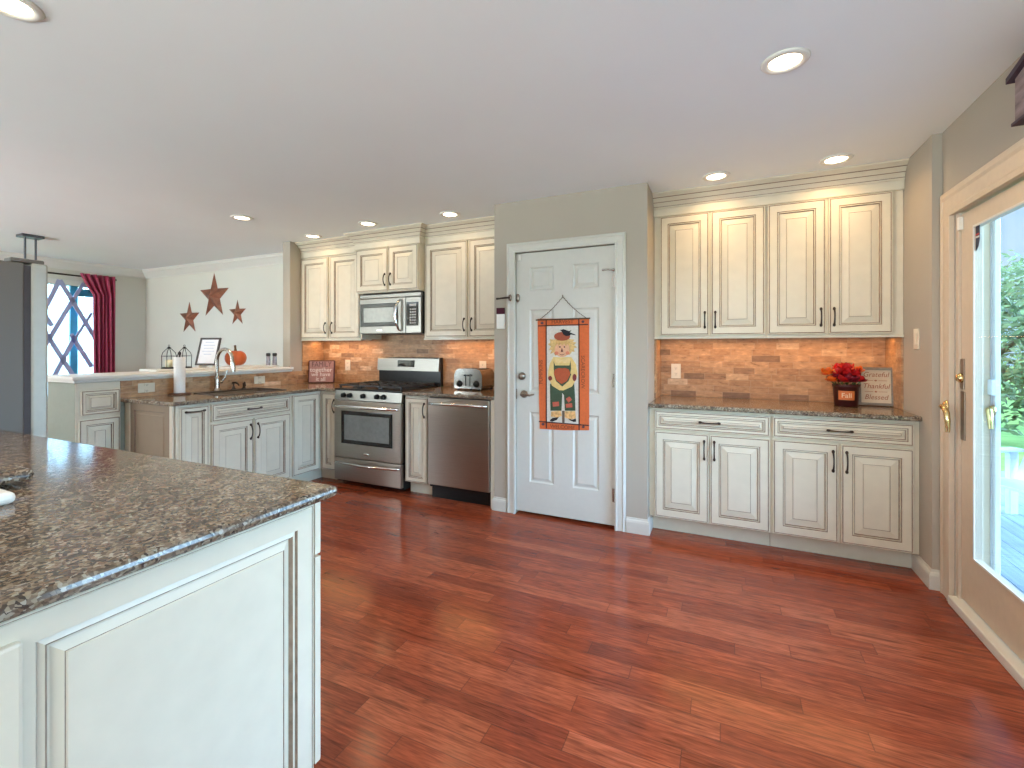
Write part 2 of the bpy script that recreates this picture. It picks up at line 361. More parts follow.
def text(body, size, name, mat, parent, M, extrude=.0006, align='CENTER', xs=1.0, shear=0):
    """lettering as mesh; lies in local XZ looking to -y, placed by matrix M"""
    cu = bpy.data.curves.new('lettering', 'FONT'); cu.body = body; cu.size = size; cu.align_x = align; cu.align_y = 'CENTER'; cu.extrude = extrude; cu.shear = shear
    cu.resolution_u = 3
    o = bpy.data.objects.new('lettering', cu); C.objects.link(o); bpy.context.view_layer.update()
    me = bpy.data.meshes.new_from_object(o.evaluated_get(bpy.context.evaluated_depsgraph_get()))
    bpy.data.objects.remove(o); bpy.data.curves.remove(cu)
    me.transform(M @ Matrix.Rotation(PI/2, 4, 'X') @ Matrix.Diagonal((xs, 1, 1, 1)))
    me.materials.clear(); me.materials.append(MT[mat] if isinstance(mat, str) else mat)
    r = bpy.data.objects.new(name, me); C.objects.link(r); r.parent = parent
    return r
TR = Matrix.Translation
def RZ(a): return Matrix.Rotation(a, 4, 'Z')

# ------------------------------------------------------------------ room shell
XL, XR, YB, YR, HT = -7.85, 1.055, 3.96, -2.6, 2.44
struct(MB().box(XL-.15, XR+.12, YR-.15, YB+.15, -.12, 0).build('floor', 'floor'))
struct(MB().box(XL-.15, XR+.15, YR-.15, YB+.15, HT, HT+.12).build('ceiling', 'ceil'))
struct(MB().box(-4.33, XR+.15, YB, YB+.12, 0, HT).build('wall_back_kitchen', 'wall'))
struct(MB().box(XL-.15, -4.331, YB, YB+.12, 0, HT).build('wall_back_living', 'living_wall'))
# left wall with the living room window opening
WY0, WY1, WZ0, WZ1 = 2.30, 3.42, .62, 2.12
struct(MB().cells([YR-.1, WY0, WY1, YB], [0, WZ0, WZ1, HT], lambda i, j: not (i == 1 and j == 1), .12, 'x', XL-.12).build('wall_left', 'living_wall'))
# right wall with the patio door opening
DY0, DY1, DZ = .95, 3.045, 1.995
struct(MB().cells([YR-.1, DY0, DY1, 3.195], [0, DZ, HT], lambda i, j: not (i == 1 and j == 0), .12, 'x', XR).build('wall_right', 'wall'))
struct(MB().box(1.012, 1.2, 3.195, YB, 0, HT).build('wall_alcove', 'wall'))
# rear wall (behind the camera) with two openings
struct(MB().cells([XL, -6.9, -4.9, -1.0, .8, XR], [0, .1, .65, 2.1, HT], lambda i, j: not ((i == 1 and j == 2) or (i == 3 and j in (1, 2))), .12, 'y', YR-.12).build('wall_rear', 'wall'))
# closet box
CX0, CX1, CY = -1.672, -.485, 3.29
OX0, OX1, OZ = -1.488, -.703, 2.038
struct(MB().cells([CX0, OX0, OX1, CX1], [0, OZ, HT], lambda i, j: not (i == 1 and j == 0), .11, 'y', CY).build('wall_closet_front', 'wall'))
struct(MB().box(CX0, CX0+.10, CY+.112, YB-.002, 0, HT-.001).build('wall_closet_left', 'wall'))
struct(MB().box(CX1-.10, CX1, CY+.112, YB-.002, 0, HT-.001).build('wall_closet_right', 'wall'))
# stub wall and half wall between kitchen and living room
struct(MB().box(-4.348, -4.24, 3.50, YB-.002, 0, HT-.001).build('wall_stub', 'wall'))
HWX = -4.222
struct(MB().box(-4.62, HWX, 1.686, 3.498, 0, 1.04).build('wall_half', plain('sage_grey_paint', (.24, .26, .215), .8, var=.02)))
cap = MB(); cap.box(-4.67, HWX+.045, 1.655, 3.498, 1.061, 1.088, bev=.006); cap.box(-4.645, HWX+.022, 1.672, 3.498, 1.041, 1.061, bev=.005)
struct(cap.build('trim_1', 'trim'))
ledge = MB().box(-4.66, -4.40, 2.30, 3.498, 1.0885, 1.108, bev=.004)
tag(ledge.build('display_ledge', 'trim'), 'thin white display board on the half wall cap under the stars', 'shelf')

# baseboards
BB = [(0, 0), (.016, 0), (.016, .075), (.012, .088), (.006, .094), (.004, .105), (0, .105)]
def base(name, path): struct(MB().sweep(path, BB).build(name, 'trim' if 'closet' not in name and 'alcove' not in name else 'door'))
base('baseboard_closet_left', [(CX0, 3.33, 0), (CX0, CY, 0), (-1.562, CY, 0)])
base('baseboard_closet_right', [(-.628, CY, 0), (CX1, CY, 0), (CX1, 3.438, 0)])
base('baseboard_alcove', [(1.012, 3.438, 0), (1.012, 3.195, 0), (XR, 3.195, 0)])
base('baseboard_back', [(XL, YB, 0), (-4.349, YB, 0)])
base('baseboard_left', [(XL, YR, 0), (XL, YB, 0)])
# living room crown moulding
CR = [(0, 0), (0, -.115), (.012, -.115), (.016, -.10), (.03, -.085), (.06, -.045), (.078, -.03), (.082, -.012), (.095, -.01), (.095, 0)]
struct(MB().sweep([(XL, YR, HT-.001), (XL, YB, HT-.001), (-4.349, YB, HT-.001)], CR).build('trim_2', 'trim'))

# closet door casing (three members, profiled)
CAS = [(0, .0), (0, .020), (.012, .022), (.018, .016), (.05, .013), (.058, .018), (.072, .012), (.076, .006), (.076, 0)]
def casing(name, x0, x1, z1, y, mats='trim', wid=1.0):
    p = [(x0, y, 0), (x0, y, z1), (x1, y, z1), (x1, y, 0)]
    # walking up the left jamb: outside is to the left -> negative out
    prof = [(-o*wid, h) for o, h in CAS]
    return MB().sweep(p, prof, frame=(0, -1, 0)).build(name, mats)
c = casing('trim_3', OX0+.004, OX1-.004, OZ-.002, CY, 'door'); struct(c)

# ------------------------------------------------------------------ closet door (six panels)
d1 = thing('door_1', 'white six panel closet door with autumn banner', 'door', (0, 0, 0), kind='structure')
dx0, dx1, dz0, dz1, dy = OX0+.004, OX1-.004, .022, OZ-.008, CY+.012
pcx = [dx0, -1.372, -1.176, -1.024, -.828, dx1]; pcz = [dz0, .255, .800, .955, 1.590, 1.735, 1.915, dz1]
leaf = MB()
PR = [(0, 0), (.010, -.009), (.018, -.009), (.038, -.001)]
for i in range(5):
    for j in range(7):
        a0, a1, b0, b1 = pcx[i], pcx[i+1], pcz[j], pcz[j+1]
        if i in (1, 3) and j in (1, 3, 5): leaf.rings(a0, a1, b0, b1, PR, [0]*4, y=dy, back=False)
        else: leaf.add([(a0, dy, b0), (a1, dy, b0), (a1, dy, b1), (a0, dy, b1)], [(0, 1, 2, 3)])
bmesh.ops.remove_doubles(leaf.bm, verts=leaf.bm.verts[:], dist=1e-5)
leaf.box(dx0, dx1, dy+.012, dy+.04, dz0, dz1)
for a, b_ in (((dx0, dz0), (dx1, dz0)), ((dx1, dz0), (dx1, dz1)), ((dx1, dz1), (dx0, dz1)), ((dx0, dz1), (dx0, dz0))):
    leaf.add([(a[0], dy, a[1]), (b_[0], dy, b_[1]), (b_[0], dy+.012, b_[1]), (a[0], dy+.012, a[1])], [(0, 1, 2, 3)])
leaf.build('door_leaf', 'door', d1)
for hz_ in (.24, 1.06, 1.78):
    h = MB(); h.cyl((dx1-.002, dy-.012, hz_-.05), (dx1-.002, dy-.012, hz_+.05), .0075, n=12); h.box(dx1-.022, dx1-.004, dy-.004, dy, hz_-.048, hz_+.048)
    h.build('hinge', 'nickel', d1)
db = MB(); p = at(522, 376, 'Y', dy); db.lathe([(.0, .024), (.018, .024), (.022, .018), (.030, .010), (.031, 0)], (p.x, dy, p.z), axis='y'); db.box(p.x-.004, p.x+.004, dy-.036, dy-.02, p.z-.015, p.z+.015, .002); db.build('deadbolt', 'antique', d1)
p = at(524, 394, 'Y', dy); lv = MB(); lv.lathe([(0, .02), (.014, .02), (.026, .012), (.031, 0)], (p.x, dy, p.z), axis='y'); lv.cyl((p.x, dy-.015, p.z), (p.x, dy-.055, p.z), .011)
lv.tube([(p.x-.008, dy-.05, p.z), (p.x+.03, dy-.056, p.z+.004), (p.x+.07, dy-.055, p.z-.004), (p.x+.105, dy-.05, p.z+.006)], [.010, .011, .008, .006]); lv.build('lever_handle', 'antique', d1)
st = MB(); st.box(dx0-.004, dx0+.006, dy-.008, dy+.001, p.z-.04, p.z+.04, .001); st.build('strike_plate', 'antique', d1)
# flip lock at the upper left, and door stop at the top hinge
z0 = at(513, 298, 'Y', CY).z; fl = MB(); fl.lathe([(0, .012), (.022, .012), (.026, 0)], (dx0+.012, dy, z0), axis='y', squash=(.7, 1.3)); fl.build('lock_plate', 'antique', d1)
fl2 = thing('flip_lock', 'dark metal flip lock on the left casing of the closet door', 'lock', (OX0-.035, CY-.021, z0))
m = MB(); m.lathe([(0, .012), (.014, .012), (.018, 0)], (0, 0, 0), axis='y', squash=(.8, 1.5)); m.build('lock_base', 'antique', fl2)
m = MB(); m.tube([(0.005, -.012, 0), (-.03, -.022, 0), (-.085, -.02, -.003), (-.112, -.012, -.003)], [.007, .007, .006, .008]); m.build('swing_bar', 'bronze', fl2)
m = MB(); m.tube([(dx1-.012, dy-.014, 1.85), (dx1-.05, dy-.04, 1.852), (dx1-.085, dy-.055, 1.848)], [.006, .006, .008]); m.ball((dx1-.012, dy-.014, 1.85), .011); m.build('door_stop', 'nickel', d1)
m = MB(); m.box(dx0+.02, dx0+.04, dy-.012, dy, dz1-.055, dz1-.01, .002); m.build('alarm_contact', 'white_plastic', d1)

# wall plate left of the door: dark red top with white card below
pz0, pz1 = at(500, 329, 'Y', CY).z, at(500, 308, 'Y', CY).z
wp = thing('door_chime_plate', 'small white wall plate with dark maroon top left of the closet door', 'wall plate', (-1.612, CY, pz0))
MT['maroon'] = plain('maroon_plastic', (.06, .008, .02), .6, spec=.2)
MB().box(-.034, .034, -.016, 0, 0, (pz1-pz0)*.7, .003).build('white_card', 'white_plastic', wp)
MB().box(-.034, .034, -.018, 0, (pz1-pz0)*.71, pz1-pz0, .003).build('maroon_head', 'maroon', wp)

# ------------------------------------------------------------------ cabinets
def ring_style(w, h, kind):
    s = min(.055, max(.032, min(w, h)*.17)) if kind == 'door' else .026
    sl = min(.034, min(w, h)*.12) if kind == 'door' else .012
    rg = [(0, 0), (0, .017), (.003, .021), (.0065, .021), (.0095, .0185), (.0120, .021), (s, .021), (s+.004, .0155), (s+.010, .0185), (s+.0145, .010), (s+.019, .010), (s+.019+sl, .0178), (s+.0215+sl, .0165), (s+.0235+sl, .0185)]
    mi = [0, 0, 0, 1, 1, 0, 1, 0, 1, 0, 0, 1, 0, 0]
    return rg, mi
def front(parent, name, x0, x1, z0, z1, kind='door', mats=('cream', 'glaze'), y=0):
    rg, mi = ring_style(x1-x0, z1-z0, kind)
    return MB().rings(x0, x1, z0, z1, rg, mi, y=y).build(name, list(mats), parent)
def pull(parent, x, z, vert=True, L=.115, y=-.021, mat='bronze'):
    m = MB(); n = 9; pts = []; rs = []
    for i in range(n):
        t = i/(n-1); a = (t-.5)*L; out = .006+.022*math.sin(PI*t)**.6
        pts.append((x, y-out, z+a) if vert else (x+a, y-out, z)); rs.append(.0042+.0016*abs(2*t-1)**2)
    m.tube(pts, rs, 10)
    for e in (-.5, .5):
        c = (x, y-.006, z+e*L) if vert else (x+e*L, y-.006, z)
        m.ball(c, (.0085, .009, .0115) if vert else (.0115, .009, .0085))
        m.cyl(c, (c[0], y+.001, c[2]), .006, .008, n=10)
    return m.build('handle', mat, parent)
def base_unit(name, label, loc, rz, w, doors=(), drawers=(), depth=.575, group='cream base cabinets', x0=0, top=.876):
    t = thing(name, label, 'cabinet', loc, rz, group)
    b = MB(); b.box(x0, w, 0, depth, .112, top); b.build('body', 'cream', t)
    MB().box(x0+.001, w-.001, .075, .095, 0, .111).build('toe_kick', 'cream', t)
    for a0, a1, z0, z1, hs in doors:
        d = front(t, 'door', a0, a1, z0, z1)
        if hs == 'l': pull(d, a0+.028, z1-.105)
        elif hs == 'r': pull(d, a1-.028, z1-.105)
        elif hs == 't': pull(d, (a0+a1)/2, z1-.035, False, .13)
    for a0, a1, z0, z1 in drawers:
        d = front(t, 'drawer', a0, a1, z0, z1, 'drawer'); pull(d, (a0+a1)/2, (z0+z1)/2, False)
    return t
def upper_unit(name, label, loc, w, z0, z1, doors, depth=.325, group='cream wall cabinets', rail=True, x0=0):
    t = thing(name, label, 'cabinet', loc, 0, group)
    MB().box(x0, w, 0, depth, z0, z1).build('body', 'cream', t)
    for a0, a1, b0, b1, hs in doors:
        d = front(t, 'door', a0, a1, b0, b1)
        pull(d, a1-.028 if hs == 'r' else a0+.028, b0+.11, True, .105)
    if rail: MB().box(x0, w, -.014, .012, z0-.016, z0-.0005, .003).build('light_rail', 'cream', t)
    return t
# --- alcove base cabinets (front faces at Y 3.345)
FY = 3.366
base_unit('base_cabinet', 'cream base cabinet with one drawer over two doors, beside the closet wall', (-.482, FY, 0), 0, .751,
          [(.038, .386, .118, .714, 'r'), (.392, .744, .118, .714, 'l')], [(.038, .744, .728, .858)])
base_unit('base_cabinet', 'cream base cabinet with drawer over two doors, under the red flowers', (.270, FY, 0), 0, .740,
          [(.008, .354, .118, .714, 'r'), (.366, .712, .118, .714, 'l')], [(.008, .712, .728, .858)])
ct = MB().cells([-.484, 1.0115], [3.318, YB-.012], lambda i, j: True, .030, 'z', .877, bev=.009)
tag(ct.build('countertop', 'granite'), 'brown speckled granite countertop in the alcove under the red flowers', 'countertop')
# --- alcove wall cabinets (front Y 3.60)
UY = 3.622
upper_unit('wall_cabinet', 'cream double door wall cabinet on the left of the alcove, beside the closet', (-.482, UY, 0), .746, 1.376, 2.30,
           [(.043, .381, 1.386, 2.272, 'r'), (.394, .734, 1.386, 2.272, 'l')])
upper_unit('wall_cabinet', 'cream double door wall cabinet on the right of the alcove, above the red flowers', (.265, UY, 0), .745, 1.376, 2.30,
           [(.005, .338, 1.386, 2.272, 'r'), (.354, .688, 1.386, 2.272, 'l')])
CROWN = [(0, 2.302), (0, 2.276), (.016, 2.276), (.016, 2.279), (.014, 2.281), (.014, 2.335), (.020, 2.338), (.024, 2.346), (.018, 2.352), (.026, 2.366), (.036, 2.376), (.036, 2.381), (.056, 2.402), (.062, 2.404), (.062, 2.410), (.085, 2.425), (.092, 2.427), (.092, 2.439), (0, 2.439)]
CG = (3, 7, 10, 13)
cm = MB().sweep([(-.4845, UY-.001, 0), (1.0115, UY-.001, 0)], CROWN, glaze=CG)
tag(cm.build('crown_moulding', ['cream', 'glaze']), 'stepped cream crown moulding above the four alcove cabinet doors', 'moulding')
# --- main wall cabinets
LY = 3.651
upper_unit('wall_cabinet', 'cream double door wall cabinet at the left end, above the family sign', (-4.238, LY, 0), .861, 1.386, 2.30,
           [(.008, .404, 1.396, 2.262, 'r'), (.440, .838, 1.396, 2.262, 'l')], depth=.296)
upper_unit('wall_cabinet', 'short cream double door wall cabinet above the microwave', (-3.374, 3.571, 0), .768, 1.838, 2.30,
           [(.012, .405, 1.848, 2.272, 'r'), (.418, .762, 1.848, 2.272, 'l')], depth=.376, rail=False)
upper_unit('wall_cabinet', 'cream double door wall cabinet above the toaster', (-2.603, LY, 0), .929, 1.386, 2.30,
           [(.022, .478, 1.396, 2.272, 'r'), (.500, .922, 1.396, 2.272, 'l')], depth=.296)
cm = MB().sweep([(-4.239, LY-.001, 0), (-3.374, LY-.001, 0), (-3.374, 3.57, 0), (-2.606, 3.57, 0), (-2.606, LY-.001, 0), (-1.674, LY-.001, 0)], CROWN, glaze=CG)
tag(cm.build('crown_moulding', ['cream', 'glaze']), 'stepped cream crown moulding above the microwave wall of cabinets', 'moulding')
# --- sink run, fronts face +X at X -3.57
SXF = -3.591
base_unit('base_cabinet', 'narrow cream pull-out cabinet with top handle at the free end of the sink run', (SXF, 2.003, 0), PI/2, .232,
          [(.018, .224, .118, .858, 't')])
base_unit('base_cabinet', 'cream sink base cabinet with wide false drawer over two doors', (SXF, 2.236, 0), PI/2, .730,
          [(.012, .356, .118, .705, 'r'), (.366, .718, .118, .705, 'l')], [(.012, .718, .722, .858)])
cc = thing('base_cabinet', 'cream corner base cabinet with two narrow doors meeting left of the stove', 'cabinet', (0, 0, 0), 0, 'cream base cabinets')
m = MB(); m.cells([HWX+.002, SXF, -3.378], [2.968, 3.322, YB-.012], lambda i, j: not (i == 1 and j == 0), .764, 'z', .112); m.build('body', 'cream', cc)
m = MB(); m.box(SXF-.095, SXF-.075, 2.968, 3.397, 0, .111); m.box(SXF-.075, -3.378, 3.397, 3.417, 0, .111); m.build('toe_kick', 'cream', cc)
T1 = Matrix.Translation((SXF, 2.968, 0)) @ RZ(PI/2)
rg, mi = ring_style(.30, .74, 'door')
MB(T1).rings(.012, .318, .118, .858, rg, mi).build('door', ['cream', 'glaze'], cc)
dB = MB(TR((-3.562, 3.322, 0))).rings(.0, .178, .118, .858, rg, mi).build('door', ['cream', 'glaze'], cc)
MBp = pull(dB, -3.400, .735); MBp.location = (0, 3.322, 0)
# end panel (taupe) with cream posts, facing the camera
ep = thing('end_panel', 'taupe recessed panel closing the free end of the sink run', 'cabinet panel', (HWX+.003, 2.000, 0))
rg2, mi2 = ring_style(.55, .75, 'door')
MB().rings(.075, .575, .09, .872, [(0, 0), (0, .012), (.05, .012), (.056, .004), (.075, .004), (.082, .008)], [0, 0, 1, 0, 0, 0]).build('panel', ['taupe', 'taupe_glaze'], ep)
for a, a2 in ((.0, .074), (.577, .615)): MB().box(a, a2, -.014, -.0005, 0, .874, .004).build('post', 'cream', ep)
# L-shaped counter with the sink cut-out
SX0, SX1, SY0, SY1 = -4.06, -3.69, 2.42, 2.99
xs = [HWX+.002, SX0, SX1, -3.546, -3.378]; ys = [1.958, SY0, SY1, 3.278, YB-.012]
ct = MB().cells(xs, ys, lambda i, j: not (i == 1 and j == 1) and not (i == 3 and j < 3), .030, 'z', .877, bev=.007)
ctl = tag(ct.build('countertop', 'granite'), 'brown granite countertop around the sink, running to the stove corner', 'countertop')
MT['sink'] = plain('dark_composite_sink', (.055, .042, .034), .35, var=.1)
sk = thing('kitchen_sink', 'dark brown kitchen sink set in the granite by the half wall', 'sink', (0, 0, 0))
m = MB(); t_ = .008
m.cells([SX0-.012, SX0+.012, SX1-.012, SX1+.012], [SY0-.012, SY0+.012, SY1-.012, SY1+.012], lambda i, j: not (i == 1 and j == 1), .006, 'z', .9075, bev=.002); m.build('rim', 'sink', sk)
m = MB(); a0, a1, b0, b1 = SX0+.004, SX1-.004, SY0+.004, SY1-.004
m.add([(a0, b0, .907), (a1, b0, .907), (a1, b1, .907), (a0, b1, .907), (a0+.03, b0+.03, .878), (a1-.03, b0+.03, .878), (a1-.03, b1-.03, .878), (a0+.03, b1-.03, .878)], [(0, 1, 5, 4), (1, 2, 6, 5), (2, 3, 7, 6), (3, 0, 4, 7), (4, 5, 6, 7)]); m.build('basin', 'sink', sk)
# --- narrow cabinet, dishwasher, counter right of the stove
base_unit('base_cabinet', 'narrow cream one door cabinet between the stove and the dishwasher', (-2.574, 3.322, 0), 0, .258, [(.012, .246, .118, .858, 'r')])
dw = thing('dishwasher', 'stainless steel dishwasher with bar handle, right of the stove', 'dishwasher', (-2.314, 3.322, 0))
MB().box(.002, .600, .0, .57, .10, .872).build('tub_body', 'black', dw)
dd = MB().box(.004, .598, -.038, -.001, .128, .868, .006).build('door', 'steel', dw)
m = MB(); m.tube([(.03, -.045, .822), (.05, -.078, .824), (.30, -.086, .826), (.55, -.078, .824), (.572, -.045, .822)], [.011, .012, .013, .012, .011], 12); m.build('handle', 'bright_steel', dd)
MB().box(.004, .598, .03, .05, 0, .125).build('toe_panel', 'black', dw)
ed = thing('end_panel', 'narrow cream end strip between the dishwasher and the closet wall', 'cabinet panel', (-1.711, 3.30, 0)); MB().box(0, .036, 0, .6, 0, .875, .002).build('strip', 'cream', ed)
ct = MB().cells([-2.578, -1.6735], [3.278, YB-.012], lambda i, j: True, .030, 'z', .877, bev=.008)
tag(ct.build('countertop', 'granite'), 'short granite countertop above the dishwasher, under the toaster', 'countertop')

# --- panelled front of the half wall, left of the sink run
hp = thing('panelled_cabinet', 'cream panelled cabinet front on the half wall, left of the taupe panel', 'cabinet', (HWX+.003, 1.686, 0), PI/2)
MB().box(0, .268, -.006, -.0005, .02, 1.038).build('face_frame', 'cream', hp)
front(hp, 'drawer', .024, .262, .800, .985, 'drawer', y=-.004); front(hp, 'door', .012, .262, .10, .775, y=-.004)

# --- backsplashes
def splash(name, fn): m = MB(); fn(m); return struct(m.build(name, 'tile'))
splash('backsplash_alcove', lambda m: m.box(-.4845, 1.0115, YB-.0105, YB-.0005, .908, 1.374))
splash('backsplash_stove', lambda m: m.box(-4.228, -1.6735, YB-.0105, YB-.0005, .908, 1.46))
splash('backsplash_stub', lambda m: m.box(-4.2395, -4.2285, 3.652, YB-.0005, .908, 1.384))
splash('backsplash_alcove_left', lambda m: m.box(-.4845, -.4750, 3.64, YB-.011, .908, 1.358))
splash('backsplash_alcove_right', lambda m: m.box(1.002, 1.0115, 3.625, YB-.011, .908, 1.358))
splash('backsplash_sink', lambda m: m.box(HWX+.0005, HWX+.0095, 1.957, 3.646, .908, 1.040))

# ------------------------------------------------------------------ peninsula in the foreground
isl = thing('kitchen_peninsula', 'cream panelled kitchen peninsula in the left foreground', 'kitchen peninsula', (-1.5, .3, 0))
def L(o): return Matrix.Translation((1.5, -.3, 0))
IT = TR((1.5, -.3, 0))
m = MB(IT); m.box(-2.98, -1.021, -.27, .907, .11, .883); m.build('body', 'cream', isl)
m = MB(IT); m.box(-2.98, -1.08, -.22, .85, 0, .11); m.build('toe_kick', 'cream', isl)
T2 = IT @ TR((-1.021, 0, 0)) @ RZ(PI/2)
s_ = .0535
rgI = [(0, 0), (0, .017), (.003, .021), (.0055, .021), (.0075, .0195), (.0095, .021), (s_, .021), (s_+.003, .0145), (s_+.012, .018), (s_+.018, .009), (s_+.021, .009), (s_+.037, .0172), (s_+.039, .0158), (s_+.0415, .0180)]
miI = [0, 0, 0, 1, 0, 0, 1, 0, 1, 0, 0, 1, 0, 0]
MB(T2).rings(.297, .902, .125, .876, rgI, miI).build('side_panel', ['cream', 'glaze'], isl)
m = MB(T2); m.box(-.27, .333, -.033, -.0005, .125, .838, .006); m.build('pilaster', 'cream', isl)
T3 = IT @ TR((-1.003, .907, 0)) @ RZ(PI)
for k in range(3):
    a = k*.62
    rd, md = ring_style(.6, .14, 'drawer'); dr = MB(T3).rings(a, a+.612, .735, .875, rd, md).build('drawer', ['cream', 'glaze'], isl)
    rd, md = ring_style(.3, .58, 'door')
    MB(T3).rings(a, a+.304, .17, .727, rd, md).build('door', ['cream', 'glaze'], isl); MB(T3).rings(a+.308, a+.612, .17, .727, rd, md).build('door', ['cream', 'glaze'], isl)
pt = MB().cells([-3.02, -.966], [-.30, .957], lambda i, j: True, .031, 'z', .884, bev=.0145)
tag(pt.build('countertop', granite_mat('granite_peninsula', .88)), 'large polished granite countertop of the foreground peninsula', 'countertop')
gb = thing('granite_board', 'thick granite serving board lying on the peninsula by the fridge', 'board', (-1.95, .30, .9155))
m = MB(); m.box(-.225, .225, -.30, .305, .014, .046, .013, seg=3); m.build('slab', 'granite', gb)
for a in (-.15, .15):
    for b_ in (-.22, .22): MB().cyl((a, b_, 0), (a, b_, .0155), .02).build('foot', 'rubber', gb)
ty = thing('white_tray', 'white rounded tray at the left edge of the peninsula top', 'tray', (-1.63, .36, .9155))
m = MB(); m.box(-.07, .07, -.16, .155, 0, .03, .014, seg=3); m.build('tray_body', 'white_plastic', ty)

# ------------------------------------------------------------------ fridge
fr = thing('refrigerator', 'grey refrigerator at the left edge, seen from its side', 'refrigerator', (-3.42, .70, 0))
m = MB(); m.box(-.38, .38, -.38, .325, .03, 1.70, .006); m.build('body', 'fridge', fr)
m = MB(); m.box(-.374, .374, .325, .350, .06, 1.69); m.build('gasket', 'rubber', fr)
for z0, z1 in ((.07, .62), (.63, 1.705)):
    d = MB().box(-.38, .38, .350, .412, z0, z1, .010, seg=3).build('door', 'fridge_door', fr)
    m = MB(); zz = (z0+.15, min(z1-.15, z0+.75)); m.tube([(-.3, .412, zz[0]), (-.3, .46, zz[0]+.02), (-.3, .46, zz[1]-.02), (-.3, .412, zz[1])], .012); m.build('handle', 'steel', d)
m = MB(); m.box(.30, .375, .28, .40, 1.702, 1.722, .006); m.build('hinge_cover', 'fridge', fr)
for a in (-.33, .33):
    for b_ in (-.33, .28): MB().cyl((a, b_, 0), (a, b_, .032), .02).build('foot', 'black', fr)

# ------------------------------------------------------------------ stove
rg_ = thing('gas_range', 'stainless steel gas range with black cast iron grates', 'stove', (-3.373, 3.288, 0)); w = .790
MB().box(.003, w-.003, .026, .64, .03, .893).build('body', 'black', rg_)
dv = MB().box(.002, w-.002, -.016, .025, .268, .800, .008).build('oven_door', 'steel', rg_)
m = MB(); m.rings(.095, w-.095, .400, .705, [(0, 0), (0, .003), (.006, .0045), (.034, .0045), (.036, .002)], [0, 0, 0, 0, 1], y=-.016); m.build('window', ['black_glass', 'oven_glass'], dv)
m = MB(); m.tube([(.03, -.016, .748), (.035, -.05, .750), (.12, -.062, .752), (w/2, -.070, .754), (w-.12, -.062, .752), (w-.035, -.05, .750), (w-.03, -.016, .748)], [.012, .013, .014, .015, .014, .013, .012], 12); m.build('handle', 'bright_steel', dv)
m = MB(); m.lathe([(0, .003), (.026, .003), (.030, 0)], (w/2, -.016, .318), axis='y', squash=(1.25, .42)); m.build('emblem', 'bright_steel', dv)
wd_ = MB().box(.002, w-.002, -.014, .025, .050, .262, .008).build('storage_drawer', 'steel', rg_)
m = MB(); m.tube([(.03, -.014, .222), (.035, -.034, .222), (w/2, -.050, .214), (w-.035, -.034, .222), (w-.03, -.014, .222)], [.010, .012, .013, .012, .010], 12); m.build('handle', 'bright_steel', wd_)
cp = MB().prism([(.002, -.010, .806), (.002, .025, .806), (.002, .025, .893), (.002, .004, .893)], (w-.004, 0, 0)).build('control_panel', 'soft_steel', rg_)
for fx_ in (.12, .215, .42, .625, .72):
    m = MB(); x = fx_*w+.02; m.lathe([(0, .030), (.017, .030), (.020, .024), (.022, .006), (.025, 0)], (x, -.004, .850), axis='y', n=20); m.box(x-.004, x+.004, -.040, -.03, .832, .868, .002); m.build('knob', 'black', cp)
ck = MB().box(0, w, -.006, .575, .894, .913, .004).build('cooktop', 'black', rg_)
for bx, by, br in ((.16, .14, .045), (.16, .43, .036), (.395, .285, .05), (.63, .14, .04), (.63, .43, .045)):
    m = MB(); m.lathe([(br*1.25, 0), (br*1.25, .006), (br, .010), (br, .018), (br*.8, .022), (0, .022)], (bx, by, .913)); m.build('burner', 'iron', ck)
for k in range(3):
    m = MB(); a0, a1 = .025+k*.248, .268+k*.248; z = .948
    for b_ in (.03, .285, .54): m.box(a0, a1, b_-.007, b_+.007, z-.014, z, .002)
    for a in (a0+.007, a1-.007): m.box(a-.007, a+.007, .03, .54, z-.014, z, .002)
    mid = (a0+a1)/2
    for b_ in (.16, .41):
        m.box(a0+.03, a1-.03, b_-.006, b_+.006, z-.012, z+.003, .002); m.box(mid-.006, mid+.006, b_-.10, b_+.10, z-.012, z+.003, .002)
    for a in (a0+.012, a1-.012):
        for b_ in (.035, .535): m.box(a-.008, a+.008, b_-.008, b_+.008, .913, z-.01, .002)
    m.build('grate', 'iron', rg_)
bk = MB().box(.0, w, .612, .655, .894, 1.195, .006).build('backguard', 'black', rg_)
m = MB(); m.prism([(.004, .582, 1.058), (.004, .612, 1.058), (.004, .612, 1.193), (.004, .600, 1.193), (.004, .593, 1.185)], (w-.012, 0, 0)); m.build('backguard_panel', 'soft_steel', bk)
m = MB(); m.prism([(.27, .5825, 1.098), (.27, .592, 1.098), (.27, .597, 1.166), (.27, .5885, 1.166)], (.215, 0, 0)); m.build('display', 'black_glass', bk)
# microwave
mw = thing('microwave', 'stainless over-the-range microwave with bow handle and black keypad', 'microwave', (-3.364, 3.632, 1.432)); w2 = .756
MB().box(.002, w2, .002, .314, 0, .400).build('body', 'black', mw)
mdv = MB().box(.0, .575, -.030, .0, .004, .352, .005).build('door', 'soft_steel', mw)
m = MB(); m.rings(.012, .488, .075, .302, [(0, 0), (0, .002), (.005, .003), (.040, .003), (.042, .001)], [0, 0, 0, 0, 1], y=-.030); m.build('window', ['black_glass', 'oven_glass'], mdv)
m = MB(); m.tube([(.515, -.030, .325), (.517, -.060, .318), (.500, -.085, .25), (.493, -.090, .178), (.500, -.085, .11), (.517, -.060, .04), (.515, -.030, .03)], [.010, .012, .014, .015, .014, .012, .010], 12); m.build('handle', 'bright_steel', mdv)
m = MB(); m.box(.22, .29, -.0325, -.0295, .028, .044, .001); m.build('emblem', 'bright_steel', mdv)
kp = MB().box(.577, w2, -.030, .0, .004, .352, .005).build('control_panel', 'soft_steel', mw)
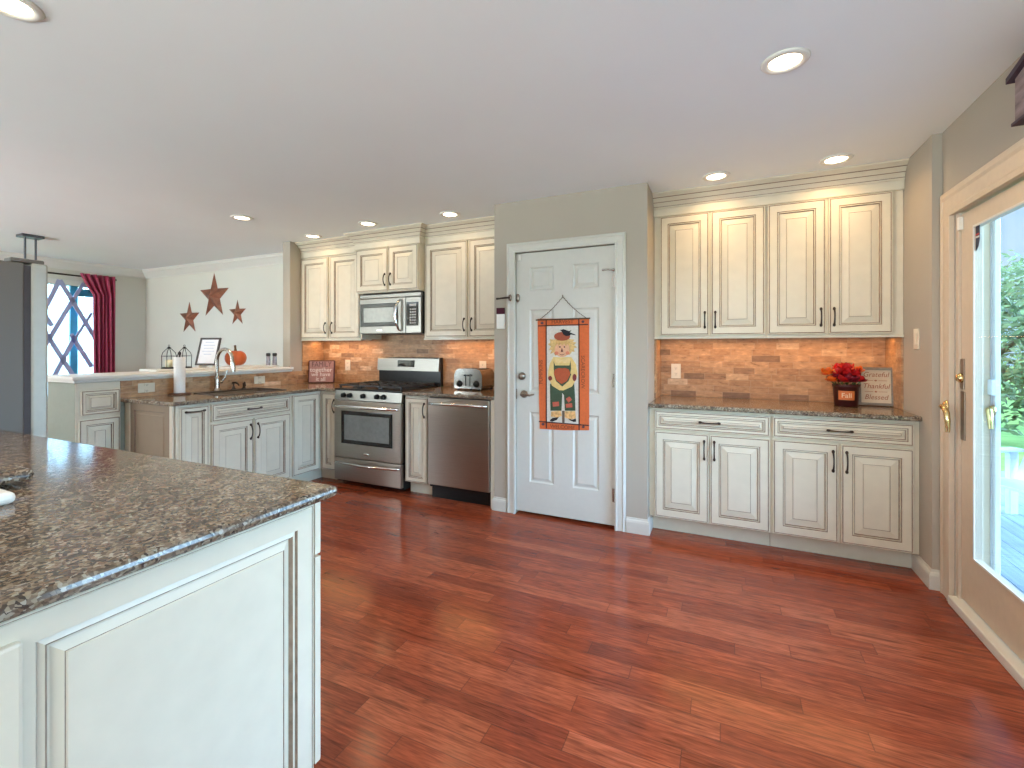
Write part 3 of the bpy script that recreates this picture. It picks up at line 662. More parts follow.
kk = MB().box(.585, w2-.03, -.033, -.029, .075, .302, .001).build('keypad', 'black_glass', mw)
MT['key'] = plain('grey_key_print', (.42, .42, .42), .5)
m = MB()
for r in range(6):
    for c_ in range(3): m.box(.628+c_*.026, .646+c_*.026, -.0342, -.0328, .095+r*.026, .109+r*.026)
m.box(.625, .70, -.0342, -.0328, .262, .284); m.build('buttons', 'key', kk)
MB().box(0, w2, -.028, .0, .355, .394, .004).build('vent_strip', 'soft_steel', mw)

# toaster
MT['toaster_front'] = plain('toaster_front_chrome', (.33, .31, .27), .2, metal=1, var=.05)
ts = thing('toaster', 'chrome four slice toaster on the counter by the closet wall', 'toaster', (-2.128, 3.665, .9075))
m = MB(); poly = [(-.135, 0, .014), (-.145, 0, .04), (-.140, 0, .14), (-.120, 0, .180), (-.09, 0, .192), (.09, 0, .192), (.120, 0, .180), (.140, 0, .14), (.145, 0, .04), (.135, 0, .014)]
m.prism(poly, (0, .25, 0)); m.build('body', plain('toaster_chrome', (.40, .375, .33), .16, metal=1, var=.04), ts)
for a, b_ in ((-.012, .0), (.25, .262)):
    mm = MB(); mm.prism([(x*(1.03 if a < 0 else .97), a, z*(1.02 if a < 0 else .98)) for x, _, z in poly], (0, b_-a, 0)); mm.build('end_plate', 'toaster_front' if a < 0 else 'steel', ts)
for a in (-.088, .088):
    m = MB(); m.lathe([(0, .026), (.020, .026), (.024, .006), (.030, .004), (.032, 0)], (a, -.012, .058), axis='y', n=20); m.build('knob', 'black', ts)
    m = MB(); m.box(a*.25-.004, a*.25+.004, -.0135, -.0115, .04, .15); m.box(a*.25-.012, a*.25+.012, -.034, -.0118, .128, .142, .003); m.build('lever', 'black', ts)
m = MB()
for a in (-.085, -.035, .035, .085): m.box(a-.014, a+.014, .03, .22, .1915, .1935)
m.build('slots', 'black', ts)
for a in (-.11, .11):
    for b_ in (.01, .24): MB().cyl((a, b_, 0), (a, b_, .016), .012, n=10).build('foot', 'black', ts)

# ------------------------------------------------------------------ sink things
fc = thing('faucet', 'tall brushed nickel gooseneck faucet behind the sink', 'faucet', (-4.13, 2.645, .9075))
m = MB(); m.lathe([(.034, 0), (.034, .008), (.026, .018), (.022, .03), (.024, .06), (.021, .11), (.0165, .13)], (0, 0, 0)); m.build('base', 'nickel', fc)
m = MB(); pts = [(0, 0, .12), (0, 0, .27)]+[(.105-.105*math.cos(a), 0, .27+.105*math.sin(a)) for a in [PI*k/10 for k in range(1, 10)]]+[(.212, 0, .245), (.216, 0, .22)]
m.tube(pts, .0150, 14); m.build('spout', 'nickel', fc)
m = MB(); m.tube([(.214, 0, .26), (.217, 0, .22), (.221, 0, .175)], [.019, .021, .017], 14); m.build('spray_head', 'nickel', fc)
m = MB(); m.cyl((0, 0, .075), (0, .045, .080), .013); m.tube([(0, .04, .08), (0.015, .06, .115), (.02, .075, .165), (.02, .08, .185)], [.010, .009, .008, .010]); m.build('lever', 'nickel', fc)
sd = thing('soap_dispenser', 'short bronze soap pump right of the faucet', 'soap dispenser', (-4.13, 2.80, .9075))
m = MB(); m.lathe([(.022, 0), (.022, .006), (.013, .014), (.012, .03), (0, .03)]); m.build('base', 'bronze', sd)
m = MB(); m.cyl((0, 0, .03), (0, 0, .062), .006); m.tube([(-.012, 0, .062), (.03, 0, .066), (.065, 0, .052), (.072, 0, .040)], [.010, .009, .006, .006]); m.build('pump_spout', 'bronze', sd)
hs = thing('soap_dispenser', 'second short bronze pump just behind the first', 'soap dispenser', (-4.13, 2.90, .9075))
m = MB(); m.lathe([(.020, 0), (.020, .006), (.012, .014), (.010, .045), (0, .045)]); m.build('base', 'bronze', hs)
m = MB(); m.tube([(-.01, 0, .045), (.025, -.01, .06), (.05, -.02, .03)], [.008, .008, .006]); m.build('lever', 'bronze', hs)
pw = thing('paper_towel_holder', 'white paper towel roll on an upright dark holder by the sink', 'paper towel', (-4.10, 2.315, .9075))
m = MB(); m.lathe([(.078, 0), (.078, .008), (.070, .012), (0, .012)]); m.build('base', plain('dark_wood', (.08, .035, .02), .4), pw)
m = MB(); m.cyl((0, 0, .012), (0, 0, .335), .006); m.ball((0, 0, .340), (.013, .013, .016)); m.build('post', 'bronze', pw)
m = MB(); m.lathe([(.010, .014), (.038, .014), (.040, .018), (.040, .305), (.038, .309), (.010, .309)]); m.build('paper_roll', plain('paper', (.80, .77, .73), .9, bump=.2, scale=120), pw)

# ------------------------------------------------------------------ ledge display
MT['wire'] = plain('dark_wire', (.03, .028, .027), .5, metal=.6)
MT['candle'] = plain('ivory_candle', (.80, .68, .42), .5)
def lantern(loc, label, candle):
    t = thing('wire_lantern', label, 'lantern', loc, 0, 'wire lanterns on the display ledge'); t.scale = (.80, .80, .86)
    m = MB(); m.lathe([(.075, 0), (.075, .006), (.066, .010), (0, .010)]); m.build('base', 'wire', t)
    m = MB()
    for k in range(4):
        a = PI/4+k*PI/2; c_, s = math.cos(a), math.sin(a)
        m.tube([(c_*.068, s*.068, .008), (c_*.070, s*.070, .13), (c_*.060, s*.060, .165), (c_*.028, s*.028, .20), (c_*.008, s*.008, .215)], .0035, 6)
    for z, r in ((.012, .068), (.13, .070)): m.tube([(r*math.cos(2*PI*k/20), r*math.sin(2*PI*k/20), z) for k in range(20)], .003, 6, closed=True)
    m.build('cage', 'wire', t)
    m = MB(); m.lathe([(.018, .208), (.020, .216), (.008, .228), (0, .230)]); m.tube([(.016*math.cos(2*PI*k/14), 0, .236+.012*math.sin(2*PI*k/14)) for k in range(14)], .0025, 6, closed=True); m.build('cap', 'wire', t)
    if candle:
        m = MB(); m.lathe([(.032, .010), (.032, .088), (.026, .091), (.006, .085), (0, .085)]); m.cyl((0, 0, .085), (0, 0, .102), .0015, n=6); m.build('candle', 'candle', t)
    return t
lantern((-4.53, 2.47, 1.1085), 'black wire lantern with ivory candle, farthest left on the ledge', True)
lantern((-4.53, 2.60, 1.1085), 'empty black wire lantern just behind the paper towel roll', False)
pf = thing('photo_frame', 'dark photo frame with white print leaning on the ledge', 'photo frame', (-4.52, 2.79, 1.1085), math.radians(20))
MT['frame_dark'] = plain('dark_frame', (.035, .025, .022), .35)
Tt = TR((0, -.01, .018)) @ Matrix.Rotation(math.radians(-16), 4, 'X')
m = MB(Tt); W2, H2 = .105, .275
m.cells([-W2, -W2+.018, W2-.018, W2], [0, .018, H2-.018, H2], lambda i, j: not (i == 1 and j == 1), .016, 'y', -.008, bev=.002); m.build('frame', 'frame_dark', pf)
m = MB(Tt); m.box(-W2+.018, W2-.018, -.002, .004, .018, H2-.018); pr = m.build('print', plain('white_print', (.78, .80, .84), .3, var=.02), pf)
MT['grey_ink'] = plain('grey_ink', (.45, .52, .66), .6)
for k, (wd, zz) in enumerate(((.09, .23), (.12, .20), (.10, .17), (.12, .14), (.08, .11))):
    m = MB(Tt); m.box(-wd/2, wd/2, -.0026, -.002, zz-.003, zz+.003); m.build('printed_line', 'grey_ink', pf)
m = MB(); m.box(-.07, -.05, -.035, .075, 0, .018, .004); m.box(.05, .07, -.035, .075, 0, .018, .004); m.box(-.006, .006, .05, .062, 0, .12, .002); m.build('stand', 'white_plastic', pf)
MT['pumpkin'] = plain('orange_pumpkin', (.50, .10, .025), .45, var=.2, scale=9)
MT['stem'] = plain('brown_stem', (.10, .055, .028), .7, var=.2)
def pumpkin_mesh(m, c, r, h, ribs=9):
    n, k = 54, 14; verts = []
    for i in range(k+1):
        t = PI*i/k
        for j in range(n):
            a = 2*PI*j/n; rr = r*(math.sin(t)**.8 if i not in (0, k) else 0)*(1-.07*abs(math.cos(a*ribs/2))**6)
            verts.append((c[0]+rr*math.cos(a), c[1]+rr*math.sin(a), c[2]+h/2-h/2*math.cos(t)*(1-.12*math.exp(-(math.sin(t)*3)**2))))
    m.add(verts, [(i*n+j, i*n+(j+1) % n, (i+1)*n+(j+1) % n, (i+1)*n+j) for i in range(k) for j in range(n)], 0, True)
pk = thing('pumpkin', 'orange pumpkin with brown stem on the ledge behind the faucet', 'pumpkin', (-4.50, 3.07, 1.1085))
m = MB(); pumpkin_mesh(m, (0, 0, 0), .098, .165); m.build('flesh', 'pumpkin', pk)
m = MB(); m.tube([(0, 0, .15), (-.004, 0, .18), (-.014, .004, .21)], [.014, .010, .011], 8); m.build('stem', 'stem', pk)
MT['shaker'] = plain('shaker_glass', (.30, .28, .31), .15, var=.3, spec=.8)
for k, (px_, lb) in enumerate((((-4.45, 3.40), 'salt shaker with dark cap, left one at the right end of the ledge'), ((-4.43, 3.462), 'pepper shaker with dark cap, right one at the right end of the ledge'))):
    s_h = thing('shaker', lb, 'shaker', (*px_, 1.1085), 0, 'shakers on the ledge')
    m = MB(); m.lathe([(.021, 0), (.022, .004), (.020, .09), (.018, .098)]); m.build('jar', 'shaker', s_h)
    m = MB(); m.lathe([(.022, .098), (.023, .122), (.018, .130), (0, .131)]); m.build('cap', 'frame_dark', s_h)

# stars on the living room wall
MT['rust'] = plain('rusty_metal_star', (.24, .085, .045), .5, metal=.35, var=.35, scale=12)
def star(px, label):
    P = [at(x, y, 'Y', YB) for x, y in px]; top, lf, bl, br, rt = P
    cx_ = (lf.x+rt.x)/2; R = (top.z-(bl.z+br.z)/2)*.56; cz = top.z-R
    o = thing('barn_star', label, 'wall star', (cx_, YB-.002, cz), 0, 'rusty metal barn stars')
    m = MB(); pts = []
    for k in range(10):
        a = PI/2+k*PI/5; r = R if k % 2 == 0 else R*.40
        pts.append((r*math.cos(a), 0, r*math.sin(a)))
    n = 10; dpt = R*.20
    m.add(pts+[(0, -dpt, 0)], [(i, (i+1) % n, n) for i in range(n)]+[tuple(range(n))])
    m.build('star_body', 'rust', o); return o
star([(214, 272.7), (200.7, 290), (205, 315), (223, 315), (228.5, 288.9)], 'large rusty metal star, the highest on the living room wall')
star([(189, 301.5), (179.6, 315), (184, 332), (195.7, 331), (199.8, 313)], 'small rusty metal star to the left of the large star')
star([(236, 299.7), (229.4, 311), (233, 324), (243.3, 323.4), (246, 309.4)], 'small rusty metal star to the right of the large star')

# ------------------------------------------------------------------ living room window, curtain
w1 = thing('window_1', 'living room window with lattice', 'window', (0, 0, 0), kind='structure')
m = MB(); m.cells([WY0-.07, WY0, WY1, WY1+.07], [WZ0-.07, WZ0, WZ1, WZ1+.07], lambda i, j: not (i == 1 and j == 1), .022, 'x', XL, bev=.004); m.build('casing', 'trim', w1)
MT['teal'] = plain('teal_sash_paint', (.06, .33, .47), .4)
MT['lav'] = plain('lavender_grey_lattice', (.36, .38, .56), .5)
ymul = at(73.5, 330, 'X', XL-.05).y
m = MB(); m.box(XL-.075, XL-.035, ymul-.04, ymul+.04, WZ0, WZ1); m.box(XL-.075, XL-.035, WY0, WY0+.05, WZ0, WZ1); m.box(XL-.075, XL-.035, WY1-.05, WY1, WZ0, WZ1)
m.box(XL-.075, XL-.035, WY0, ymul, WZ0, WZ0+.06); m.box(XL-.075, XL-.035, ymul, WY1, WZ0, WZ0+.06); m.box(XL-.075, XL-.035, ymul+.04, WY1-.05, WZ1-.13, WZ1-.03)
m.build('sash', 'teal', w1)
MB().box(XL-.058, XL-.052, WY0+.02, WY1-.02, WZ0+.02, WZ1-.02).build('pane', 'glass', w1)
m = MB(); XG = XL+.03
def bar(p, q, wdt=.045):
    a = at(*p, 'X', XG); b_ = at(*q, 'X', XG); d = (b_-a).normalized(); nrm = Vector((1, 0, 0)).cross(d)*wdt/2
    m.prism([a+nrm, a-nrm, b_-nrm, b_+nrm], (-.012, 0, 0))
for p, q, wdt in (((59.8, 280), (91, 331), .05), ((59.8, 280), (22, 354), .05), ((73, 300), (28, 374), .05), ((26, 302), (73, 375), .05), ((75.5, 336), (53, 379), .05), ((71, 334), (92, 367), .05), ((92, 313), (75, 339), .03), ((71, 303), (84, 283), .04), ((44, 282), (14, 340), .05), ((26, 284), (52, 326), .05), ((12, 316), (46, 368), .05), ((28, 286), (10, 320), .05), ((10, 290), (26, 314), .05), ((12, 342), (30, 366), .05), ((20, 350), (10, 366), .05), ((91, 331), (97, 341), .05)): bar(p, q, wdt)
m.build('lattice', 'lav', w1)
# pale board fence outside that window
MT['fence'] = plain('white_board_fence', (.82, .84, .86), .6, var=.02)
fe = thing('board_fence', 'tall white vertical board fence far outside the living room window', 'fence', (-20, 5.5, -.55))
m = MB()
for k in range(34): m.box(-.02, .02, -7.6+k*.45, -7.6+k*.45+.43, 0, 5.2, .003)
m.build('boards', 'fence', fe)
rod = MB(); rz_ = at(100, 278, 'X', XL+.09).z
rod.cyl((XL+.09, 2.15, rz_-.005), (XL+.09, 3.53, rz_-.005), .011, n=12); rod.ball((XL+.09, 3.54, rz_-.005), .018)
for yy in (2.25, 3.52): rod.box(XL+.001, XL+.095, yy-.006, yy+.006, rz_-.012, rz_+.002)
tag(rod.build('curtain_rod', 'bronze'), 'dark curtain rod across the top of the living room window', 'curtain rod')
m, nt, b = new_mat('crimson_curtain'); MT['curtain'] = m
tcn = N(nt, 'ShaderNodeTexCoord'); nn = N(nt, 'ShaderNodeTexNoise'); nn.inputs['Scale'].default_value = 25; nt.links.new(tcn.outputs['Object'], nn.inputs[0])
nt.links.new(ramp(nt, nn.outputs[0], [(.3, (.27, .008, .045)), (.7, (.36, .014, .065))]), b.inputs['Base Color']); b.inputs['Roughness'].default_value = .5
b.inputs['Sheen Weight'].default_value = .3
cu = thing('window_curtain', 'crimson curtain panel hanging right of the living room window', 'curtain', (XL+.09, 3.375, 0))
m = MB(); n, k = 90, 24; verts = []
for j in range(k+1):
    t = j/k; z = .10+(rz_+.03-.10)*t
    for i in range(n+1):
        u = i/n; wv = math.sin(u*2*PI*5.5)
        y0_, y1_ = -.105, .135
        if t > .88: y0_ -= .14*((t-.88)/.12)**.8
        y = y0_+(y1_-y0_)*u
        verts.append((.057+.032*wv*(1-.3*t)+.01*math.sin(u*23+t*4), y, z))
m.add(verts, [(j*(n+1)+i, j*(n+1)+i+1, (j+1)*(n+1)+i+1, (j+1)*(n+1)+i) for j in range(k) for i in range(n)], 0, True)
o = m.build('cloth', 'curtain', cu); md = o.modifiers.new('thick', 'SOLIDIFY'); md.thickness = .004

# pendant with two rods behind the fridge
pd = thing('pendant_light', 'ceiling pendant with two thin rods and rectangular canopy behind the fridge', 'pendant light', (-6.42, 2.21, 1.55))
MT['pewter'] = plain('dark_pewter', (.10, .105, .125), .35, metal=.7)
m = MB(); m.box(-.07, .07, -.085, .085, .862, .889, .004); m.build('canopy', 'pewter', pd)
for a in (-.04, .04): MB().cyl((0, a, .0), (0, a, .865), .009, n=10).build('rod', 'pewter', pd)
m = MB(); m.box(-.05, .05, -.12, .10, -.06, .0, .01); m.build('lamp_bar', 'pewter', pd)

# ------------------------------------------------------------------ counter things
fs = thing('family_sign', 'square reddish wooden sign with FAMILY lettering in the counter corner', 'sign', (-4.045, 3.745, .9075), math.radians(30))
MT['sign_dark'] = plain('dark_sign_edge', (.085, .02, .016), .5)
MT['sign_red'] = plain('faded_red_sign', (.36, .17, .14), .6, var=.12)
MT['sign_white'] = plain('sign_white_ink', (.80, .70, .62), .6)
Tf = TR((0, -.02, 0)) @ Matrix.Rotation(math.radians(-8), 4, 'X')
m = MB(Tf); m.box(-.142, .142, 0, .016, .002, .252, .012); m.build('board', 'sign_dark', fs)
m = MB(Tf); m.box(-.128, .128, -.0015, .004, .012, .240); m.build('face', 'sign_red', fs)
text('FAMILY', .082, 'lettering', 'sign_dark', fs, Tf @ TR((0, -.0024, .204)), xs=.80)
for s, z, sz in (('together', .145, .068), ('we have', .095, .062), ('it all', .042, .062)): text(s, sz, 'lettering', 'sign_white', fs, Tf @ TR((-.004, -.0024, z)))

fp = thing('flower_pot', 'dark red pot of red and orange silk autumn flowers in the alcove', 'flower pot', (.735, 3.72, .9075))
MT['pot'] = plain('dark_red_pot', (.045, .006, .008), .35, var=.2)
m = MB(); m.lathe([(.062, 0), (.066, .004), (.074, .125), (.079, .13), (.079, .145), (.070, .145), (.066, .11), (0, .11)]); m.build('pot', 'pot', fp)
MT['label'] = plain('orange_label', (.62, .16, .035), .5); MT['label_ink'] = plain('cream_ink', (.85, .68, .45), .5)
lm = MB(); va = [(-.6+1.2*k/10) for k in range(11)]; face_a = -PI/2-.16
vv = [(.0755*math.cos(face_a+a)*(1 if z < .09 else 1.02), .0755*math.sin(face_a+a)*(1 if z < .09 else 1.02), z) for z in (.045, .105) for a in va]
lm.add(vv, [(i, i+1, 12+i, 11+i) for i in range(10)], 0, True); lm.build('label', 'label', fp)
text('Fall', .043, 'lettering', 'label_ink', fp, RZ(-.16) @ TR((0, -.0785, .074)), extrude=.001)
MT['petal_red'] = plain('red_silk', (.56, .010, .012), .5, var=.35, scale=18); MT['petal_orange'] = plain('orange_silk', (.75, .16, .015), .5, var=.3, scale=18); MT['petal_dark'] = plain('wine_silk', (.20, .006, .02), .5, var=.3)
def petal(m, c, d, L_, w_, mi=0, cup=.25):
    d = Vector(d).normalized(); s = d.cross(Vector((0, 0, 1)));
    if s.length < .1: s = Vector((1, 0, 0))
    s.normalize(); u = s.cross(d); c = Vector(c); vs = []
    for k, (t, wf) in enumerate(((0, .18), (.3, .75), (.6, 1), (.85, .65), (1, .08))):
        for q in (-1, 0, 1): vs.append(c+d*L_*t+s*q*w_*wf+u*(cup*L_*t*t-(.0 if q else .25*w_*wf)))
    m.add(vs, [(k*3+q, k*3+q+1, k*3+q+4, k*3+q+3) for k in range(4) for q in (0, 1)], mi, True)
rnd = random.Random(3)
blooms = [((-.005, -.045, .235), 'petal_red', .058, 20), ((.045, -.02, .20), 'petal_red', .052, 16), ((-.06, -.03, .185), 'petal_dark', .045, 14), ((-.105, -.01, .205), 'petal_orange', .055, 14), ((-.09, -.05, .165), 'petal_orange', .045, 12), ((.07, -.03, .165), 'petal_red', .048, 14), ((.075, .02, .225), 'petal_orange', .04, 10), ((0, .04, .235), 'petal_dark', .05, 14), ((0, -.06, .175), 'petal_dark', .045, 14), ((-.04, .02, .245), 'petal_red', .045, 12), ((-.03, -.055, .165), 'petal_red', .05, 14), ((.03, -.055, .165), 'petal_dark', .05, 14), ((0, -.03, .20), 'petal_red', .055, 16), ((-.065, .01, .165), 'petal_dark', .05, 14), ((.06, 0, .17), 'petal_dark', .05, 14), ((-.05, -.05, .215), 'petal_red', .045, 14)]
for c_, mt_, L_, n in blooms:
    m = MB()
    for k in range(n):
        a = k*2.4; e = rnd.uniform(-.25, 1.1)
        petal(m, c_, (math.cos(a)*math.cos(e), math.sin(a)*math.cos(e), math.sin(e)), L_*rnd.uniform(.8, 1.15), L_*.42)
    fl_ = m.build('bloom', mt_, fp, fix=False)
m = MB()
for c_, *_ in blooms: m.tube([(c_[0]*.35, c_[1]*.35, .10), (c_[0]*.7, c_[1]*.7, (c_[2]+.1)/2), c_], .003, 6)
m.build('stems', plain('green_stem', (.04, .09, .02), .6), fp)

tp = thing('thankful_plaque', 'grey framed plaque reading Grateful Thankful Blessed beside the flowers', 'plaque', (.915, 3.80, .9075), math.radians(-4))
MT['grey_frame'] = plain('weathered_grey_frame', (.22, .19, .155), .6, var=.2, stretch=(1, 1, 5)); MT['plaque'] = plain('cream_plaque', (.66, .55, .40), .6, var=.04); MT['brown_ink'] = plain('rust_ink', (.36, .11, .05), .6)
Tp = TR((0, -.01, .003)) @ Matrix.Rotation(math.radians(-6), 4, 'X'); a = .098; hh = .255
m = MB(Tp); m.cells([-a, -a+.018, a-.018, a], [0, .018, hh-.018, hh], lambda i, j: not (i == 1 and j == 1), .034, 'y', -.010, bev=.002); m.build('frame', 'grey_frame', tp)
m = MB(Tp); m.box(-a+.018, a-.018, .002, .008, .018, hh-.018); m.build('panel', 'plaque', tp)
for s, z in (('Grateful', .205), ('Thankful', .128), ('Blessed', .055)): text(s, .046, 'lettering', 'brown_ink', tp, Tp @ TR((0, .0014, z)), shear=.25, xs=.9)
for z in (.166, .092):
    m = MB(Tp); m.box(-.06, -.014, .0012, .002, z-.0012, z+.0012); m.box(.014, .06, .0012, .002, z-.0012, z+.0012); m.prism([(-.009, .0012, z), (0, .0012, z-.006), (.009, .0012, z), (0, .0012, z+.006)], (0, .0008, 0)); m.build('divider', 'brown_ink', tp)

# outlets and switches
def plate(name, label, loc, rz, style='outlet', w_=.074, h_=.118, mat='ivory'):
    o = thing(name, label, 'switch' if style == 'switch' else 'outlet', loc, rz)
    m = MB(); m.box(-w_/2, w_/2, -.006, 0, -h_/2, h_/2, .002); m.build('cover', mat, o)
    if style == 'outlet':
        for z in (-.024, .024):
            m = MB(); m.box(-.016, .016, -.0085, -.006, z-.014, z+.014, .003); r = m.build('receptacle', mat, o)
            m = MB(); m.box(-.007, -.005, -.0088, -.0084, z-.003, z+.007); m.box(.005, .007, -.0088, -.0084, z-.003, z+.006); m.cyl((0, -.0088, z-.008), (0, -.0083, z-.008), .0025, n=8); m.build('slots', 'rubber', r)
    elif style == 'switch':
        m = MB(); m.box(-.016, .016, -.010, -.006, -.033, .033, .002); m.build('rocker', mat, o)
    return o
TY = YB-.0108
p = at(676, 371, 'Y', TY); plate('wall_outlet', 'ivory outlet on the alcove backsplash near the closet wall', (p.x, TY, p.z), 0)
p = at(348, 365, 'Y', TY); plate('wall_outlet', 'ivory outlet on the backsplash between the family sign and the stove', (p.x, TY, p.z), 0)
p = at(483, 367, 'Y', TY); plate('wall_outlet', 'ivory outlet on the backsplash behind the toaster', (p.x, TY, p.z), 0)
p = at(917, 339, 'X', 1.0115); plate('light_switch', 'ivory light switch on the wall beside the alcove cabinets', (1.0118, p.y, p.z), -PI/2, 'switch')
p = at(148, 384, 'X', HWX+.0098); plate('wall_outlet', 'cream outlet on the low backsplash left of the paper towel', (HWX+.0098, 2.13, .975), PI/2, 'outlet', .118, .074, 'cream')
p = at(245, 380, 'X', HWX+.0098); plate('wall_outlet', 'cream outlet on the low backsplash right of the soap pumps', (HWX+.0098, 3.12, .975), PI/2, 'outlet', .118, .074, 'cream')

# ------------------------------------------------------------------ autumn banner on the closet door
BY = dy-.003
bn = thing('autumn_banner', 'orange scarecrow banner hanging on the closet door', 'banner', (-1.10, BY, 1.09))
def bp(x, y, off=0):
    p = at(x, y, 'Y', BY); return Vector((p.x+1.10, -off, p.z-1.09))
def patch(name, pts, col, off, th=.0016, var=.08):
    k = 'banner_'+name
    if k not in MT: MT[k] = plain(k, col, .8, var=var, scale=60, bump=.1)
    m = MB(); m.prism([bp(x, y, off) for x, y in pts], (0, th, 0)); return m.build(name, k, bn)
def A(x, y): return (530+x*.0846, 310+y*.0846)      # upper detail
def B_(x, y): return (530+x*.0846, 370+y*.0846)     # lower detail
def oval(cx, cy, rx, ry, f, n=22): return [f(cx+rx*math.cos(2*PI*k/n), cy+ry*math.sin(2*PI*k/n)) for k in range(n)]
patch('border_cloth', [A(90, 105), A(700, 95), B_(700, 712), B_(400, 712), B_(115, 695)], (.64, .135, .035), .002, .002)
patch('centre_cloth', [A(198, 190), A(582, 185), B_(580, 640), B_(198, 612)], (.66, .63, .56), .0042, .002)
MT['banner_line'] = plain('banner_dark_stitch', (.07, .02, .015), .8)
for pts in ([A(98, 182), A(690, 165), A(690, 178), A(98, 196)], [A(188, 115), A(200, 115), B_(204, 690), B_(190, 690)], [A(573, 103), A(586, 103), B_(590, 712), B_(576, 712)], [B_(108, 600), B_(700, 648), B_(700, 662), B_(108, 614)]):
    m = MB(); m.prism([bp(x, y, .0062) for x, y in pts], (0, .002, 0)); m.build('stitched_stripe', 'banner_line', bn)
m = MB(); a_, b_ = bp(*A(75, 120), .008), bp(*A(715, 98), .008); m.cyl(a_, b_, .0055, n=10); m.build('hanging_rod', 'stem', bn)
m = MB(); top = bp(563, 297, .006)
for e in (a_, b_):
    e2 = e*.94+b_*.06 if e is a_ else e*.94+a_*.06
    n = 26; m.tube([e2.lerp(top, k/n)+Vector((.003*math.sin(k*2.4), -.002*math.cos(k*2.4), -.012*math.sin(PI*k/n))) for k in range(n+1)], .0024, 6)
m.build('hanging_cord', 'stem', bn)
m = MB(); m.cyl(top+Vector((0, .005, .0)), top+Vector((0, -.012, .012)), .003, n=8); m.build('hook', 'antique', bn)
# scarecrow figure: layered felt pieces
patch('straw_hair', [A(x, y) for x, y in ((290, 350), (235, 345), (245, 385), (215, 405), (250, 430), (228, 470), (262, 475), (240, 520), (285, 500), (300, 540), (380, 500), (470, 530), (500, 490), (530, 495), (520, 455), (560, 440), (525, 415), (550, 385), (510, 375), (530, 350), (480, 345), (440, 335), (330, 335))], (.62, .42, .17), .0064, var=.25)
patch('shirt', [A(280, 555), A(360, 560), A(490, 555), A(545, 640), A(562, 760), B_(545, 110), B_(500, 190), B_(400, 240), B_(350, 238), B_(270, 190), B_(220, 90), A(222, 720), A(240, 630)], (.72, .52, .20), .0064)
patch('overalls', [A(283, 600), A(300, 655), A(470, 655), A(482, 600), A(490, 690), B_(480, 30), B_(525, 150), B_(535, 300), B_(540, 480), B_(415, 480), B_(405, 300), B_(385, 270), B_(375, 480), B_(245, 480), B_(240, 170), B_(290, 110), A(285, 690)], (.045, .075, .04), .0072)
patch('sleeve_right', [A(500, 585), A(548, 645), A(565, 760), B_(550, 110), B_(500, 195), B_(400, 240), B_(385, 195), B_(460, 130), A(500, 740)], (.72, .52, .20), .0082)
patch('sleeve_left', [A(262, 590), A(240, 630), A(220, 720), B_(218, 90), B_(265, 185), B_(350, 238), B_(400, 240), B_(385, 195), B_(310, 130), A(280, 740)], (.72, .52, .20), .0082)
patch('held_pumpkin', oval(380, 790, 92, 115, A)[:0] or [A(300, 700), A(345, 685), A(380, 690), A(420, 685), A(462, 700), A(478, 745), B_(475, 60), B_(440, 130), B_(378, 165), B_(320, 125), B_(292, 60), A(286, 745)], (.42, .085, .03), .0090)
patch('elbow_patch', oval(243, 97, 24, 28, B_), (.20, .035, .03), .0096); patch('elbow_patch', oval(530, 88, 24, 42, B_), (.17, .03, .06), .0096)
patch('face', oval(383, 465, 88, 92, A), (.72, .40, .24), .0090)
patch('cheek', oval(318, 510, 24, 22, A, 12), (.66, .22, .13), .0098); patch('cheek', oval(448, 508, 24, 22, A, 12), (.66, .22, .13), .0098)
patch('nose', [A(368, 495), A(383, 445), A(398, 495)], (.10, .03, .02), .0102)
for x in (358, 412): patch('eye', oval(x, 437, 9, 10, A, 10), (.03, .02, .02), .0102)
patch('smile', [A(345, 512), A(365, 524), A(383, 527), A(402, 524), A(420, 512), A(402, 530), A(383, 534), A(363, 530)], (.16, .04, .03), .0102)
patch('hair_fringe', [A(300, 430), A(310, 365), A(350, 345), A(440, 350), A(470, 380), A(480, 440), A(445, 400), A(430, 430), A(410, 395), A(385, 420), A(365, 395), A(345, 430), A(330, 395)], (.58, .36, .13), .0102, var=.25)
patch('hat_pumpkin', oval(385, 312, 95, 52, A), (.33, .075, .035), .0108)
patch('crow', [A(x, y) for x, y in ((355, 238), (385, 232), (400, 226), (440, 240), (465, 250), (498, 238), (475, 265), (545, 292), (540, 300), (490, 290), (470, 305), (430, 308), (400, 290), (385, 262), (372, 246))], (.012, .01, .014), .0116)
patch('knee_patch', [B_(270, 378), B_(345, 372), B_(348, 425), B_(275, 432)], (.46, .10, .06), .0086); patch('knee_patch', [B_(428, 340), B_(470, 312), B_(500, 350), B_(460, 385)], (.70, .55, .28), .0092); patch('knee_patch', [B_(425, 400), B_(500, 390), B_(505, 440), B_(430, 445)], (.12, .06, .05), .0086)
patch('straw_cuff', [B_(255, 490), B_(365, 480), B_(380, 540), B_(330, 560), B_(250, 548)], (.68, .40, .16), .0086, var=.3); patch('straw_cuff', [B_(415, 485), B_(540, 485), B_(545, 570), B_(480, 582), B_(415, 560)], (.68, .42, .17), .0086, var=.3)
patch('shoe', [B_(240, 590), B_(270, 565), B_(345, 555), B_(320, 590), B_(270, 608), B_(245, 605)], (.015, .013, .014), .0094); patch('shoe', [B_(455, 572), B_(500, 585), B_(545, 572), B_(550, 608), B_(520, 612), B_(475, 592)], (.015, .013, .014), .0094)
patch('pole', [B_(382, 480), B_(412, 480), B_(412, 634), B_(384, 630)], (.12, .08, .06), .0068)
